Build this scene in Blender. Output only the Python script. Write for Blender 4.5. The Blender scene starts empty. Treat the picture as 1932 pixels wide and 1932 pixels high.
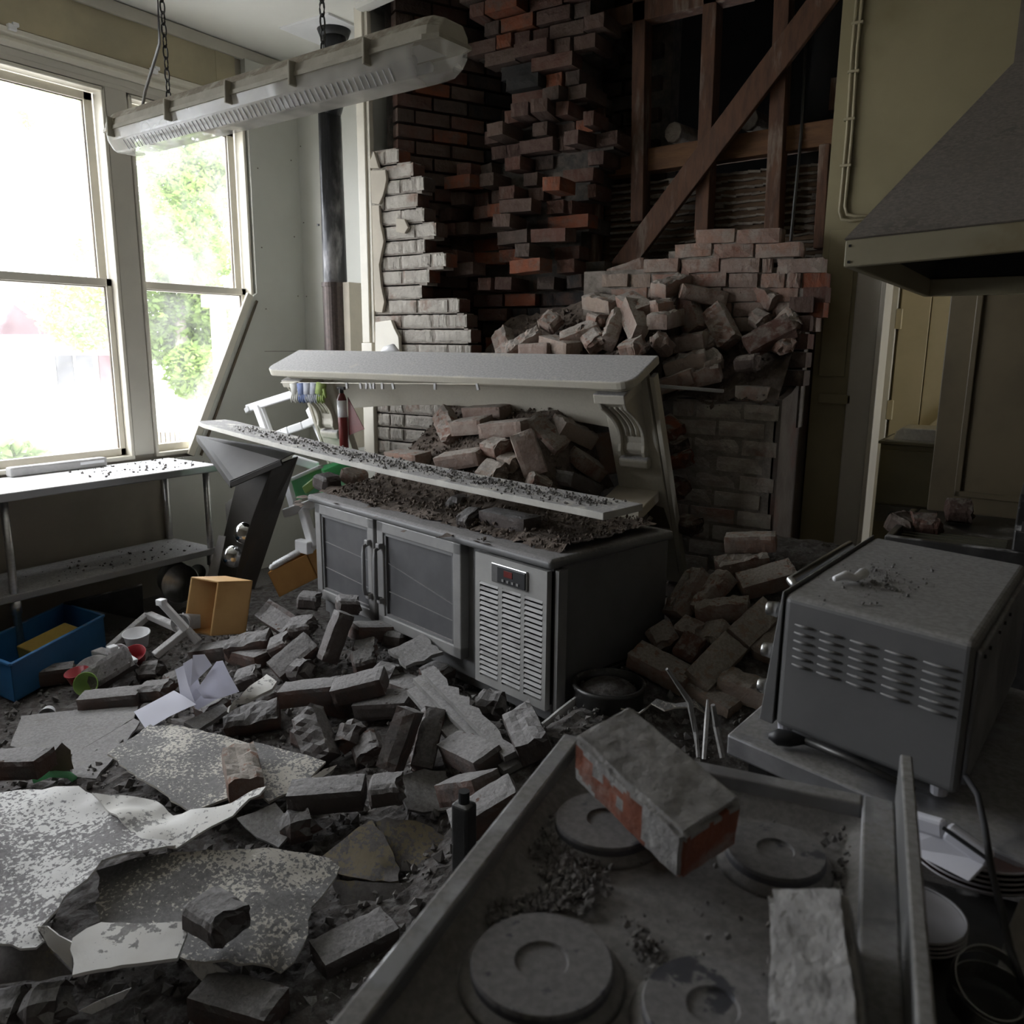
import bpy, bmesh, math, random
import numpy as np
from mathutils import Vector, Matrix, Euler, noise

# ------------------------------------------------------------------ camera
S = bpy.context.scene
C = S.collection
F_PX, MID, EYE = 1547.0, 966.0, 1.58
def _cam_dir(x, y): return np.array([(x - MID) / F_PX, (MID - y) / F_PX, -1.0])
_vz = -_cam_dir(900, 8520); _vz /= np.linalg.norm(_vz)
_vy = _cam_dir(2010, 658); _vy -= _vy.dot(_vz) * _vz; _vy /= np.linalg.norm(_vy)
_vx = np.cross(_vy, _vz)
ROT = np.array([_vx, _vy, _vz])
cam_data = bpy.data.cameras.new('camera')
cam_data.sensor_width = 36.0
cam_data.lens = F_PX * 36.0 / 1932.0
cam_data.clip_start = 0.02
cam = bpy.data.objects.new('camera', cam_data)
C.objects.link(cam)
cam.matrix_world = Matrix([list(ROT[0]) + [0], list(ROT[1]) + [0], list(ROT[2]) + [EYE], [0, 0, 0, 1]])
S.camera = cam
cam_data.dof.use_dof = True
cam_data.dof.focus_distance = 3.0
cam_data.dof.aperture_fstop = 5.6

# ------------------------------------------------------------------ light
W = bpy.data.worlds.new('daylight'); S.world = W; W.use_nodes = True
_bg = W.node_tree.nodes['Background']
_bg.inputs[0].default_value = (0.91, 0.945, 1.0, 1)
_bg.inputs[1].default_value = 9.0
sun_d = bpy.data.lights.new('sun', 'SUN'); sun_d.energy = 14.0; sun_d.angle = 0.03; sun_d.color = (1, 0.95, 0.86)
sun = bpy.data.objects.new('sun', sun_d); C.objects.link(sun)
sun.rotation_euler = Euler((math.radians(-18), math.radians(38), 0))
def portal(name, loc, sx, sy, rot):
    l = bpy.data.lights.new(name, 'AREA'); l.shape = 'RECTANGLE'; l.size = sx; l.size_y = sy
    l.cycles.is_portal = True
    o = bpy.data.objects.new(name, l); C.objects.link(o); o.location = loc; o.rotation_euler = rot
for _i, (_y0, _y1) in enumerate(((-0.2, 1.1), (1.55, 2.84), (2.98, 3.79))):  # first portal belongs to the added unseen window
    portal('window_portal', (-4.80, (_y0 + _y1) / 2, 1.92), 2.06, _y1 - _y0, (0, math.radians(-90), 0))
portal('corridor_portal', (1.62, 5.07, 1.7), 1.2, 0.38, (0, math.radians(90), 0))  # portal of the unseen opening added to light the passage
S.view_settings.view_transform = 'Standard'
S.view_settings.look = 'None'
S.view_settings.gamma = 1.0
S.view_settings.use_curve_mapping = False
S.view_settings.exposure = 0.55
S.cycles.max_bounces = 7
S.cycles.diffuse_bounces = 4
S.cycles.transparent_max_bounces = 16
S.cycles.sample_clamp_indirect = 6.0
S.cycles.use_denoising = True

# ------------------------------------------------------------------ helpers
rnd = random.Random(7)
def ray(x, y): return ROT @ _cam_dir(x, y)
def at(x, y, X=None, Y=None, Z=None):
    r = ray(x, y)
    t = X / r[0] if X is not None else Y / r[1] if Y is not None else (Z - EYE) / r[2]
    return Vector((t * r[0], t * r[1], EYE + t * r[2]))
def hit(x, y, h, dz=0.0, t0=0.6, t1=7.0):
    r = ray(x, y); t = t0
    while t < t1:
        p = (t * r[0], t * r[1], EYE + t * r[2])
        if p[2] < h(p[0], p[1]) + dz: break
        t += 0.01
    return Vector(p)
def sm(a, b, x):
    t = min(1, max(0, (x - a) / (b - a))); return t * t * (3 - 2 * t)
def nz(x, y, z=0.0, s=1.0): return noise.noise(Vector((x * s, y * s, z * s)))

def tag(o, label=None, cat=None, group=None, kind=None):
    if label: o['label'] = label
    if cat: o['category'] = cat
    if group: o['group'] = group
    if kind: o['kind'] = kind
    return o
def thing(name, label, cat, loc=(0, 0, 0), rz=0.0, group=None):
    o = bpy.data.objects.new(name, None); C.objects.link(o)
    o.empty_display_size = 0.05
    o.location = loc; o.rotation_euler = (0, 0, rz)
    return tag(o, label, cat, group)
def structure(name, label=None):
    o = bpy.data.objects.new(name, None); C.objects.link(o)
    return tag(o, label, None, None, 'structure')

class MB:
    def __init__(s): s.v = []; s.f = []; s.m = []
    def add(s, vs, fs, m=0):
        b = len(s.v); s.v += [tuple(p) for p in vs]
        s.f += [tuple(b + i for i in f) for f in fs]; s.m += [m] * len(fs)
        return s
    def box(s, c, d, rot=None, m=0):
        h = [x / 2 for x in d]; c = Vector(c)
        R = rot if isinstance(rot, Matrix) else Euler(rot).to_matrix() if rot else Matrix.Identity(3)
        vs = [c + R @ Vector((sx * h[0], sy * h[1], sz * h[2])) for sx in (-1, 1) for sy in (-1, 1) for sz in (-1, 1)]
        return s.hexa(vs, m)
    def hexa(s, vs, m=0):     # order: x-major, then y, then z
        return s.add(vs, [(0, 1, 3, 2), (4, 6, 7, 5), (0, 4, 5, 1), (2, 3, 7, 6), (0, 2, 6, 4), (1, 5, 7, 3)], m)
    def b2(s, a, b, m=0):     # box between two corners
        return s.box([(a[i] + b[i]) / 2 for i in range(3)], [abs(a[i] - b[i]) for i in range(3)], None, m)
    def bar(s, p, q, w, t, up=(0, 0, 1), m=0):
        p, q = Vector(p), Vector(q); a = (q - p).normalized()
        n = a.cross(Vector(up))
        if n.length < 1e-4: n = a.cross(Vector((1, 0, 0)))
        n.normalize(); u = n.cross(a)
        vs = [e + n * sx * w / 2 + u * sy * t / 2 for e in (p, q) for sx in (-1, 1) for sy in (-1, 1)]
        return s.hexa(vs, m)
    def prism(s, poly, fn, d0, d1, m=0):     # fn(u, v, d) -> point
        n = len(poly)
        vs = [fn(u, v, d0) for u, v in poly] + [fn(u, v, d1) for u, v in poly]
        fs = [tuple(range(n))[::-1], tuple(range(n, 2 * n))] + [(i, (i + 1) % n, n + (i + 1) % n, n + i) for i in range(n)]
        return s.add(vs, fs, m)
    def tube(s, pts, r, n=8, m=0, closed=False):
        pts = [Vector(p) for p in pts]; k = len(pts); vs = []; fs = []
        ref = None
        for i, p in enumerate(pts):
            a = (pts[(i + 1) % k] - pts[i - 1]) if closed else (pts[min(i + 1, k - 1)] - pts[max(i - 1, 0)])
            a.normalize()
            if ref is None or abs(ref.dot(a)) > 0.98:
                ref = Vector((0, 0, 1)) if abs(a.z) < 0.9 else Vector((1, 0, 0))
            x = a.cross(ref).normalized(); y = a.cross(x); ref = -x.cross(a) if False else ref
            rr = r[i] if isinstance(r, (list, tuple)) else r
            vs += [p + (x * math.cos(t) + y * math.sin(t)) * rr for t in (2 * math.pi * j / n for j in range(n))]
        for i in range(k if closed else k - 1):
            i2 = (i + 1) % k
            fs += [(i * n + j, i * n + (j + 1) % n, i2 * n + (j + 1) % n, i2 * n + j) for j in range(n)]
        if not closed: fs += [tuple(range(n))[::-1], tuple((k - 1) * n + j for j in range(n))]
        return s.add(vs, fs, m)
    def lathe(s, prof, n=32, M=None, m=0, caps=True):
        M = M or Matrix.Identity(4); k = len(prof)
        vs = [M @ Vector((r * math.cos(2 * math.pi * j / n), r * math.sin(2 * math.pi * j / n), z)) for r, z in prof for j in range(n)]
        fs = [(i * n + j, i * n + (j + 1) % n, (i + 1) * n + (j + 1) % n, (i + 1) * n + j) for i in range(k - 1) for j in range(n)]
        if caps: fs += [tuple(range(n))[::-1], tuple((k - 1) * n + j for j in range(n))]
        return s.add(vs, fs, m)
    def mesh(s, name, mats, smooth=False):
        me = bpy.data.meshes.new(name); me.from_pydata(s.v, [], s.f)
        for x in (mats if isinstance(mats, (list, tuple)) else [mats]): me.materials.append(x)
        me.polygons.foreach_set('material_index', s.m)
        bm = bmesh.new(); bm.from_mesh(me); bmesh.ops.recalc_face_normals(bm, faces=bm.faces); bm.to_mesh(me); bm.free()
        if smooth: me.polygons.foreach_set('use_smooth', [True] * len(me.polygons))
        me.update(); return me
    def obj(s, name, mats, parent=None, smooth=False, bevel=0.0, seg=2, loc=None, rot=None):
        o = bpy.data.objects.new(name, s.mesh(name, mats, smooth)); C.objects.link(o)
        if parent: o.parent = parent
        if loc is not None: o.location = loc
        if rot is not None: o.rotation_euler = rot
        if bevel:
            b = o.modifiers.new('bevel', 'BEVEL'); b.width = bevel; b.segments = seg; b.limit_method = 'ANGLE'; b.angle_limit = 0.6
        return o
def rebase(o):
    """move a world-space mesh object's origin to the middle of its base"""
    me = o.data; n = len(me.vertices); a = np.empty(n * 3); me.vertices.foreach_get('co', a); a = a.reshape(-1, 3)
    c = np.array([(a[:, 0].min() + a[:, 0].max()) / 2, (a[:, 1].min() + a[:, 1].max()) / 2, a[:, 2].min()])
    me.vertices.foreach_set('co', (a - c).ravel()); me.update(); o.location = Vector(c); return o
def rebase_thing(t):
    """move an Empty to the base of its children without moving them"""
    lo = Vector((9, 9, 9)); hi = -lo
    for ch in t.children:
        if ch.type != 'MESH': continue
        for v in ch.data.vertices:
            for i in range(3): lo[i] = min(lo[i], v.co[i]); hi[i] = max(hi[i], v.co[i])
    b = Vector(((lo.x + hi.x) / 2, (lo.y + hi.y) / 2, lo.z)); t.location = b
    for ch in t.children: ch.location = Vector(ch.location) - b
    return t

# ------------------------------------------------------------------ materials
def mat(name, c1, c2=None, rough=0.6, metal=0.0, scale=6.0, bump=0.0, bscale=None, dust=0.0, dustc=(0.30, 0.29, 0.28),
        stain=None, stain_amt=0.5, stretch=None, rand=None, alpha=None, spec=None, transm=0.0, detail=6.0, contrast=(0.35, 0.65), emit=None, speck=0.0, film=0.35):
    m = bpy.data.materials.new(name); m.use_nodes = True
    N = m.node_tree.nodes; L = m.node_tree.links; P = N['Principled BSDF']
    P.inputs['Roughness'].default_value = rough; P.inputs['Metallic'].default_value = metal
    if spec is not None: P.inputs['Specular IOR Level'].default_value = spec
    if transm: P.inputs['Transmission Weight'].default_value = transm
    tc = N.new('ShaderNodeTexCoord'); mp = N.new('ShaderNodeMapping')
    L.new(tc.outputs['Object'], mp.inputs[0])
    oi = N.new('ShaderNodeObjectInfo')
    va = N.new('ShaderNodeVectorMath'); va.operation = 'MULTIPLY_ADD'
    cmb = N.new('ShaderNodeCombineXYZ')
    for i in range(3): L.new(oi.outputs['Random'], cmb.inputs[i])
    va.inputs[1].default_value = (1, 1, 1)
    mul = N.new('ShaderNodeVectorMath'); mul.operation = 'SCALE'; mul.inputs['Scale'].default_value = 37.0
    L.new(cmb.outputs[0], mul.inputs[0]); L.new(mp.outputs[0], va.inputs[0]); L.new(mul.outputs[0], va.inputs[2])
    if stretch: mp.inputs['Scale'].default_value = stretch
    def nse(sc, det=detail):
        n = N.new('ShaderNodeTexNoise'); n.inputs['Scale'].default_value = sc; n.inputs['Detail'].default_value = det
        n.inputs['Roughness'].default_value = 0.62
        L.new(va.outputs[0], n.inputs['Vector']); return n
    def ramp(src, a, b):
        r = N.new('ShaderNodeMapRange'); r.inputs[1].default_value = a; r.inputs[2].default_value = b
        r.interpolation_type = 'SMOOTHSTEP'; L.new(src, r.inputs[0]); return r.outputs[0]
    def mix(f, a, b):
        x = N.new('ShaderNodeMix'); x.data_type = 'RGBA'
        if isinstance(f, float): x.inputs[0].default_value = f
        else: L.new(f, x.inputs[0])
        for i, k in ((6, a), (7, b)):
            if isinstance(k, tuple): x.inputs[i].default_value = (*k, 1)
            else: L.new(k, x.inputs[i])
        return x.outputs[2]
    c2 = c2 or tuple(x * 0.8 for x in c1)
    n1 = nse(scale)
    col = mix(ramp(n1.outputs[0], *contrast), c1, c2)
    if rand:      # list of colours picked per object
        cr = N.new('ShaderNodeValToRGB'); L.new(oi.outputs['Random'], cr.inputs[0])
        el = cr.color_ramp.elements; cr.color_ramp.interpolation = 'CONSTANT'
        for i, rc in enumerate(rand):
            e = el[i] if i < 2 else el.new(i / len(rand)); e.position = i / len(rand); e.color = (*rc, 1)
        col = mix(ramp(n1.outputs[0], *contrast), cr.outputs[0], col)
    if stain:
        n2 = nse(scale * 0.35); col = mix(ramp(n2.outputs[0], 0.62 - 0.3 * stain_amt, 0.72 - 0.2 * stain_amt), col, stain)
    if dust:
        g = N.new('ShaderNodeNewGeometry'); sp = N.new('ShaderNodeSeparateXYZ'); L.new(g.outputs['Normal'], sp.inputs[0])
        up = ramp(sp.outputs[2], 0.1, 0.8)
        n3 = nse(scale * 1.7); src = n3.outputs[0]
        if speck:
            n5 = nse(speck, 5.0); s5 = N.new('ShaderNodeMath'); s5.operation = 'MULTIPLY_ADD'; L.new(n5.outputs[0], s5.inputs[0]); s5.inputs[1].default_value = 0.9; s5.inputs[2].default_value = -0.45
            s6 = N.new('ShaderNodeMath'); L.new(src, s6.inputs[0]); L.new(s5.outputs[0], s6.inputs[1]); src = s6.outputs[0]
        nm = ramp(src, 0.62 - 0.55 * dust, (0.75 - 0.4 * dust) if not speck else (0.66 - 0.52 * dust))
        ml = N.new('ShaderNodeMath'); ml.operation = 'MULTIPLY'; L.new(up, ml.inputs[0]); L.new(nm, ml.inputs[1])
        # a thin film on the steep faces too
        ad = N.new('ShaderNodeMath'); ad.operation = 'MULTIPLY_ADD'; ad.use_clamp = True
        L.new(nm, ad.inputs[0]); ad.inputs[1].default_value = film * dust; L.new(ml.outputs[0], ad.inputs[2])
        n4 = nse(90.0, 3.0); dc = mix(ramp(n4.outputs[0], 0.3, 0.7), tuple(x * 0.8 for x in dustc), tuple(min(1, x * 1.12) for x in dustc))
        col = mix(ad.outputs[0], col, dc)
        rr = N.new('ShaderNodeMix'); rr.data_type = 'FLOAT'; L.new(ad.outputs[0], rr.inputs[0]); rr.inputs[2].default_value = rough; rr.inputs[3].default_value = 0.95
        L.new(rr.outputs[0], P.inputs['Roughness'])
        if metal:
            mm = N.new('ShaderNodeMix'); mm.data_type = 'FLOAT'; L.new(ad.outputs[0], mm.inputs[0]); mm.inputs[2].default_value = metal; mm.inputs[3].default_value = 0.0
            L.new(mm.outputs[0], P.inputs['Metallic'])
    L.new(col, P.inputs['Base Color'])
    if bump:
        nb = nse(bscale or scale * 3, 8.0); b = N.new('ShaderNodeBump'); b.inputs['Strength'].default_value = min(1.0, bump)
        b.inputs['Distance'].default_value = 0.01 * max(1.0, bump); L.new(nb.outputs[0], b.inputs['Height']); L.new(b.outputs[0], P.inputs['Normal'])
    if alpha is not None: P.inputs['Alpha'].default_value = alpha
    if emit: P.inputs['Emission Color'].default_value = (*emit, 1); P.inputs['Emission Strength'].default_value = 1.0
    return m
def glass_mat(name, veil=0.06, tint=(0.97, 0.97, 0.97), veilc=(0.9, 0.9, 0.88), gl=0.06):
    m = bpy.data.materials.new(name); m.use_nodes = True; N = m.node_tree.nodes; L = m.node_tree.links
    N.remove(N['Principled BSDF']); out = N['Material Output']
    tr = N.new('ShaderNodeBsdfTransparent'); tr.inputs[0].default_value = (*tint, 1)
    gs = N.new('ShaderNodeBsdfGlossy'); gs.inputs['Roughness'].default_value = 0.05
    tl = N.new('ShaderNodeBsdfTranslucent'); tl.inputs[0].default_value = (*veilc, 1)
    df = N.new('ShaderNodeBsdfDiffuse'); df.inputs[0].default_value = (*veilc, 1)
    nt = N.new('ShaderNodeTexNoise'); nt.inputs['Scale'].default_value = 5.0
    tc = N.new('ShaderNodeTexCoord'); L.new(tc.outputs['Object'], nt.inputs['Vector'])
    mr = N.new('ShaderNodeMapRange'); mr.inputs[1].default_value = 0.3; mr.inputs[2].default_value = 0.75
    mr.inputs[3].default_value = veil * 0.3; mr.inputs[4].default_value = veil * 2; L.new(nt.outputs[0], mr.inputs[0])
    a = N.new('ShaderNodeMixShader'); a.inputs[0].default_value = gl; L.new(tr.outputs[0], a.inputs[1]); L.new(gs.outputs[0], a.inputs[2])
    v = N.new('ShaderNodeMixShader'); v.inputs[0].default_value = 0.5; L.new(tl.outputs[0], v.inputs[1]); L.new(df.outputs[0], v.inputs[2])
    b = N.new('ShaderNodeMixShader'); L.new(mr.outputs[0], b.inputs[0]); L.new(a.outputs[0], b.inputs[1]); L.new(v.outputs[0], b.inputs[2])
    L.new(b.outputs[0], out.inputs[0]); return m
def leaf_mat(name, c1, c2):
    m = bpy.data.materials.new(name); m.use_nodes = True; N = m.node_tree.nodes; L = m.node_tree.links
    N.remove(N['Principled BSDF']); out = N['Material Output']
    nt = N.new('ShaderNodeTexNoise'); nt.inputs['Scale'].default_value = 2.0
    x = N.new('ShaderNodeMix'); x.data_type = 'RGBA'; x.inputs[6].default_value = (*c1, 1); x.inputs[7].default_value = (*c2, 1); L.new(nt.outputs[0], x.inputs[0])
    d = N.new('ShaderNodeBsdfDiffuse'); t = N.new('ShaderNodeBsdfTranslucent'); L.new(x.outputs[2], d.inputs[0]); L.new(x.outputs[2], t.inputs[0])
    a = N.new('ShaderNodeMixShader'); a.inputs[0].default_value = 0.45; L.new(d.outputs[0], a.inputs[1]); L.new(t.outputs[0], a.inputs[2]); L.new(a.outputs[0], out.inputs[0])
    return m

M = {}
M['olive'] = mat('olive_wall_paint', (0.47, 0.41, 0.27), (0.41, 0.36, 0.24), 0.6, scale=2, bump=0.05, stain=(0.36, 0.32, 0.22))
M['grey_board'] = mat('grey_wall_board', (0.60, 0.60, 0.55), (0.56, 0.56, 0.51), 0.6, scale=1.5, bump=0.03)
M['cream_wall'] = mat('cream_wall_paint', (0.33, 0.285, 0.165), (0.285, 0.245, 0.14), 0.5, scale=1.6, bump=0.06, stain=(0.21, 0.165, 0.075), stain_amt=0.35)
M['low_bounce_wall'] = mat('bounce_cut_brown_wall', (0.16, 0.135, 0.10), (0.13, 0.11, 0.085), 0.6, scale=2)  # unseen walls made dark to cut bounced light
M['beige_low'] = mat('beige_lower_wall', (0.36, 0.32, 0.26), (0.30, 0.27, 0.22), 0.5, scale=2, bump=0.04)
M['white_trim'] = mat('white_gloss_trim', (0.72, 0.68, 0.58), (0.66, 0.62, 0.53), 0.35, scale=4, bump=0.03)
M['trim_grey'] = mat('greyish_trim_board', (0.58, 0.55, 0.48), (0.53, 0.50, 0.44), 0.4, scale=3, bump=0.03)
M['putty'] = mat('dark_putty_line', (0.12, 0.09, 0.06), (0.06, 0.05, 0.04), 0.8)
M['ceiling'] = mat('white_ceiling_board', (0.74, 0.73, 0.68), (0.70, 0.69, 0.64), 0.8, scale=1.2)
M['dark_room'] = mat('roof_space_shade_black', (0.015, 0.013, 0.012), (0.01, 0.01, 0.01), 0.95)  # near-black colour puts the unlit void's darkness into its surfaces
M['floor'] = mat('dusty_floor_lining', (0.13, 0.115, 0.10), (0.09, 0.08, 0.075), 0.8, scale=5, bump=0.25, dust=0.7, dustc=(0.17, 0.16, 0.155))
M['mortar'] = mat('grey_mortar', (0.24, 0.21, 0.18), (0.14, 0.12, 0.10), 0.95, scale=14, bump=1.0, bscale=30)
M['dark_mortar'] = mat('dark_mortar', (0.10, 0.085, 0.07), (0.05, 0.045, 0.04), 0.95, scale=14, bump=1.0, bscale=30)
M['orange_brick'] = mat('orange_red_brick', (0.30, 0.092, 0.048), (0.22, 0.075, 0.045), 0.9, scale=14, bump=0.6, bscale=40, stain=(0.34, 0.27, 0.24), stain_amt=0.3)
M['crust'] = mat('grey_mortar_crust', (0.42, 0.41, 0.395), (0.31, 0.30, 0.29), 0.95, scale=20, bump=1.0, bscale=60)
M['soot'] = mat('sooty_brick', (0.04, 0.032, 0.027), (0.018, 0.017, 0.016), 0.95, scale=9, bump=0.7, rand=[(0.06, 0.034, 0.025), (0.03, 0.025, 0.022), (0.05, 0.03, 0.022), (0.02, 0.02, 0.02)])
BR = [(0.105, 0.047, 0.033), (0.09, 0.054, 0.041), (0.12, 0.056, 0.039), (0.075, 0.04, 0.031), (0.105, 0.067, 0.05), (0.20, 0.058, 0.024), (0.09, 0.06, 0.046), (0.095, 0.043, 0.03), (0.07, 0.05, 0.04)]
M['brick'] = mat('red_brick', (0.085, 0.055, 0.042), (0.12, 0.083, 0.064), 0.9, scale=11, bump=1.0, bscale=30, rand=BR, dust=0.35, dustc=(0.20, 0.17, 0.145), contrast=(0.42, 0.75))
M['pale_brick'] = mat('pale_dusty_brick', (0.22, 0.15, 0.12), (0.29, 0.235, 0.195), 0.95, scale=10, bump=1.0, bscale=28, rand=[(0.24, 0.14, 0.105), (0.20, 0.10, 0.07), (0.29, 0.22, 0.17), (0.22, 0.15, 0.12), (0.28, 0.165, 0.12)], dust=0.45, dustc=(0.31, 0.275, 0.24), speck=40)
M['dust_brick'] = mat('dust_covered_brick', (0.10, 0.072, 0.062), (0.08, 0.068, 0.062), 0.95, scale=9, bump=1.0, bscale=30, rand=[(0.105, 0.066, 0.054), (0.085, 0.07, 0.064), (0.125, 0.068, 0.05), (0.09, 0.073, 0.066), (0.08, 0.068, 0.064)], dust=0.66, dustc=(0.24, 0.23, 0.225), speck=35, film=0.10)
M['limewash'] = mat('limewashed_brick_face', (0.48, 0.45, 0.40), (0.37, 0.34, 0.30), 0.95, scale=9, bump=1.0, bscale=30, stain=(0.27, 0.19, 0.15), stain_amt=0.2)
M['lime_mortar'] = mat('pale_lime_mortar', (0.34, 0.31, 0.27), (0.22, 0.19, 0.165), 0.95, scale=14, bump=1.0, bscale=30)
M['plaster_old'] = mat('old_cream_plaster', (0.52, 0.47, 0.39), (0.46, 0.42, 0.35), 0.9, scale=6, bump=0.2)
M['pier_plaster'] = mat('thin_pier_render', (0.125, 0.105, 0.088), (0.09, 0.072, 0.06), 0.95, scale=6, bump=0.7, bscale=24, stain=(0.12, 0.068, 0.053), stain_amt=0.3)
M['pier_face'] = mat('scraped_pier_face', (0.40, 0.36, 0.31), (0.28, 0.235, 0.20), 0.95, scale=8, bump=1.0, bscale=26, stain=(0.27, 0.16, 0.125), stain_amt=0.3)
M['pier_mortar'] = mat('grey_pier_mortar', (0.27, 0.24, 0.21), (0.19, 0.165, 0.14), 0.95, scale=14, bump=1.0, bscale=30)
M['timber'] = mat('old_brown_timber', (0.13, 0.062, 0.034), (0.08, 0.04, 0.024), 0.8, scale=5, bump=0.3, stretch=(6, 6, 1.2), stain=(0.20, 0.15, 0.115), stain_amt=0.35)
M['timber_light'] = mat('orange_brown_timber', (0.17, 0.085, 0.036), (0.12, 0.057, 0.026), 0.8, scale=5, bump=0.3, stretch=(1.2, 6, 6))
M['lath'] = mat('split_wood_lath', (0.11, 0.065, 0.032), (0.07, 0.042, 0.022), 0.85, scale=8, bump=0.4, stretch=(1, 5, 5))
M['lath_plaster'] = mat('oozed_plaster', (0.22, 0.19, 0.155), (0.15, 0.125, 0.10), 0.95, scale=14, bump=1.0)
M['steel'] = mat('dust_and_glare_steel', (0.62, 0.62, 0.62), (0.56, 0.56, 0.56), 0.27, 0.9, scale=2.2, dust=0.8, dustc=(0.78, 0.78, 0.78), film=0.02)  # pale film stands for dust and for blown-out window reflection
M['steel_clean'] = mat('brushed_stainless_steel', (0.55, 0.55, 0.54), (0.47, 0.47, 0.46), 0.3, 1.0, scale=6, bump=0.02, stretch=(12, 1, 12))
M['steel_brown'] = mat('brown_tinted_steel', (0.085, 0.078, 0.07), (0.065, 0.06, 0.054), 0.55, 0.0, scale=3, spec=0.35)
M['steel_shaded'] = mat('shade_darkened_end_plate', (0.036, 0.033, 0.030), (0.028, 0.026, 0.024), 0.6, 0.0, scale=3, spec=0.15)  # darker copy of the gantry steel, painting in its weaker light
M['steel_shelf'] = mat('dusty_steel_shelf', (0.33, 0.33, 0.33), (0.29, 0.29, 0.29), 0.45, 0.4, scale=2, dust=0.95, dustc=(0.36, 0.355, 0.35), film=0.1)
M['glove_blue'] = mat('blue_knit', (0.15, 0.19, 0.33), (0.12, 0.15, 0.27), 0.9)
M['glove_grey'] = mat('grey_knit', (0.36, 0.37, 0.40), (0.28, 0.29, 0.32), 0.9)
M['glove_green'] = mat('green_knit', (0.26, 0.33, 0.09), (0.21, 0.27, 0.08), 0.9)
M['fridge'] = mat('dull_grey_steel', (0.21, 0.21, 0.21), (0.18, 0.18, 0.18), 0.5, 0.3, scale=4, dust=0.85, dustc=(0.22, 0.21, 0.205), film=0.1)
M['fridge_frame'] = mat('pale_grey_door_frame', (0.30, 0.295, 0.285), (0.25, 0.245, 0.24), 0.5, 0.2, scale=7, dust=0.3)
M['fridge_panel'] = mat('cream_grey_vent_panel', (0.37, 0.365, 0.35), (0.32, 0.315, 0.30), 0.55, 0.0, scale=6, dust=0.25)
M['fridge_glass'] = mat('dusty_door_glass', (0.115, 0.115, 0.118), (0.09, 0.09, 0.093), 0.42, 0.0, scale=5, spec=0.45)
M['black'] = mat('black_plastic', (0.02, 0.02, 0.022), (0.012, 0.012, 0.013), 0.5)
M['dark_gap'] = mat('dark_recess', (0.03, 0.03, 0.03), (0.02, 0.02, 0.02), 0.9)
M['mantel'] = mat('cream_gloss_mantel_paint', (0.60, 0.56, 0.45), (0.55, 0.51, 0.41), 0.45, scale=3, bump=0.04, dust=0.75, dustc=(0.44, 0.43, 0.42))
M['dusty_white'] = mat('white_board_under_dust', (0.60, 0.58, 0.52), (0.5, 0.48, 0.43), 0.7, scale=7, dust=0.55, dustc=(0.34, 0.33, 0.32), bump=0.15)
M['flue'] = mat('scorched_black_flue', (0.035, 0.035, 0.037), (0.018, 0.018, 0.02), 0.38, 0.5, scale=3, stain=(0.28, 0.27, 0.27), stain_amt=0.45, stretch=(3, 3, 1))
M['flue_guard'] = mat('brown_perforated_guard', (0.075, 0.055, 0.05), (0.05, 0.04, 0.035), 0.45, 0.6, scale=60)
M['lamp_body'] = mat('old_grey_lamp_housing', (0.50, 0.47, 0.38), (0.40, 0.37, 0.29), 0.6, scale=8, bump=0.1, dust=0.5, dustc=(0.30, 0.26, 0.2))
M['diffuser'] = mat('ribbed_clear_diffuser', (0.62, 0.62, 0.58), (0.55, 0.55, 0.51), 0.2, scale=30, bump=0.15, bscale=120, alpha=0.72)
M['white_plastic'] = mat('white_plastic', (0.86, 0.86, 0.87), (0.80, 0.80, 0.81), 0.35, scale=4)
M['grey_plastic'] = mat('dusty_white_plastic', (0.50, 0.49, 0.48), (0.40, 0.39, 0.38), 0.6, scale=8, dust=0.5, dustc=(0.36, 0.35, 0.34))
M['blue'] = mat('blue_plastic', (0.035, 0.16, 0.36), (0.03, 0.13, 0.29), 0.4, scale=4, dust=0.15)
M['yellow_box'] = mat('yellow_carton', (0.50, 0.36, 0.08), (0.44, 0.30, 0.07), 0.6, scale=5)
M['green_plastic'] = mat('pale_green_plastic', (0.38, 0.66, 0.45), (0.30, 0.58, 0.38), 0.35, scale=4)
M['orange_wood'] = mat('honey_coloured_box', (0.60, 0.31, 0.09), (0.53, 0.26, 0.07), 0.45, scale=4, bump=0.05)
M['tan_wood'] = mat('tan_box', (0.66, 0.41, 0.17), (0.60, 0.36, 0.14), 0.5, scale=4, bump=0.05, stain=(0.52, 0.29, 0.10), stain_amt=0.15)
M['paper'] = mat('white_paper', (0.80, 0.81, 0.88), (0.76, 0.77, 0.84), 0.7, scale=20)
M['red'] = mat('red_enamel', (0.17, 0.022, 0.02), (0.13, 0.018, 0.015), 0.35)
M['red_plastic'] = mat('red_plastic', (0.45, 0.02, 0.03), (0.35, 0.02, 0.03), 0.35)
M['lime'] = mat('lime_plastic', (0.30, 0.48, 0.12), (0.25, 0.40, 0.10), 0.4)
M['chrome'] = mat('silvered_bulb', (0.85, 0.85, 0.85), (0.8, 0.8, 0.8), 0.12, 1.0)
M['sheet'] = mat('torn_painted_plaster', (0.74, 0.73, 0.71), (0.68, 0.67, 0.65), 0.85, scale=1.9, bump=0.25, bscale=25, dust=0.20, dustc=(0.25, 0.24, 0.24), speck=85, film=0.1)
M['sheet_clean'] = mat('clean_white_plaster', (0.74, 0.73, 0.70), (0.68, 0.66, 0.62), 0.85, scale=5, bump=0.15, bscale=25, dust=0.06, dustc=(0.3, 0.29, 0.28), speck=60, film=0.1)
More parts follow.
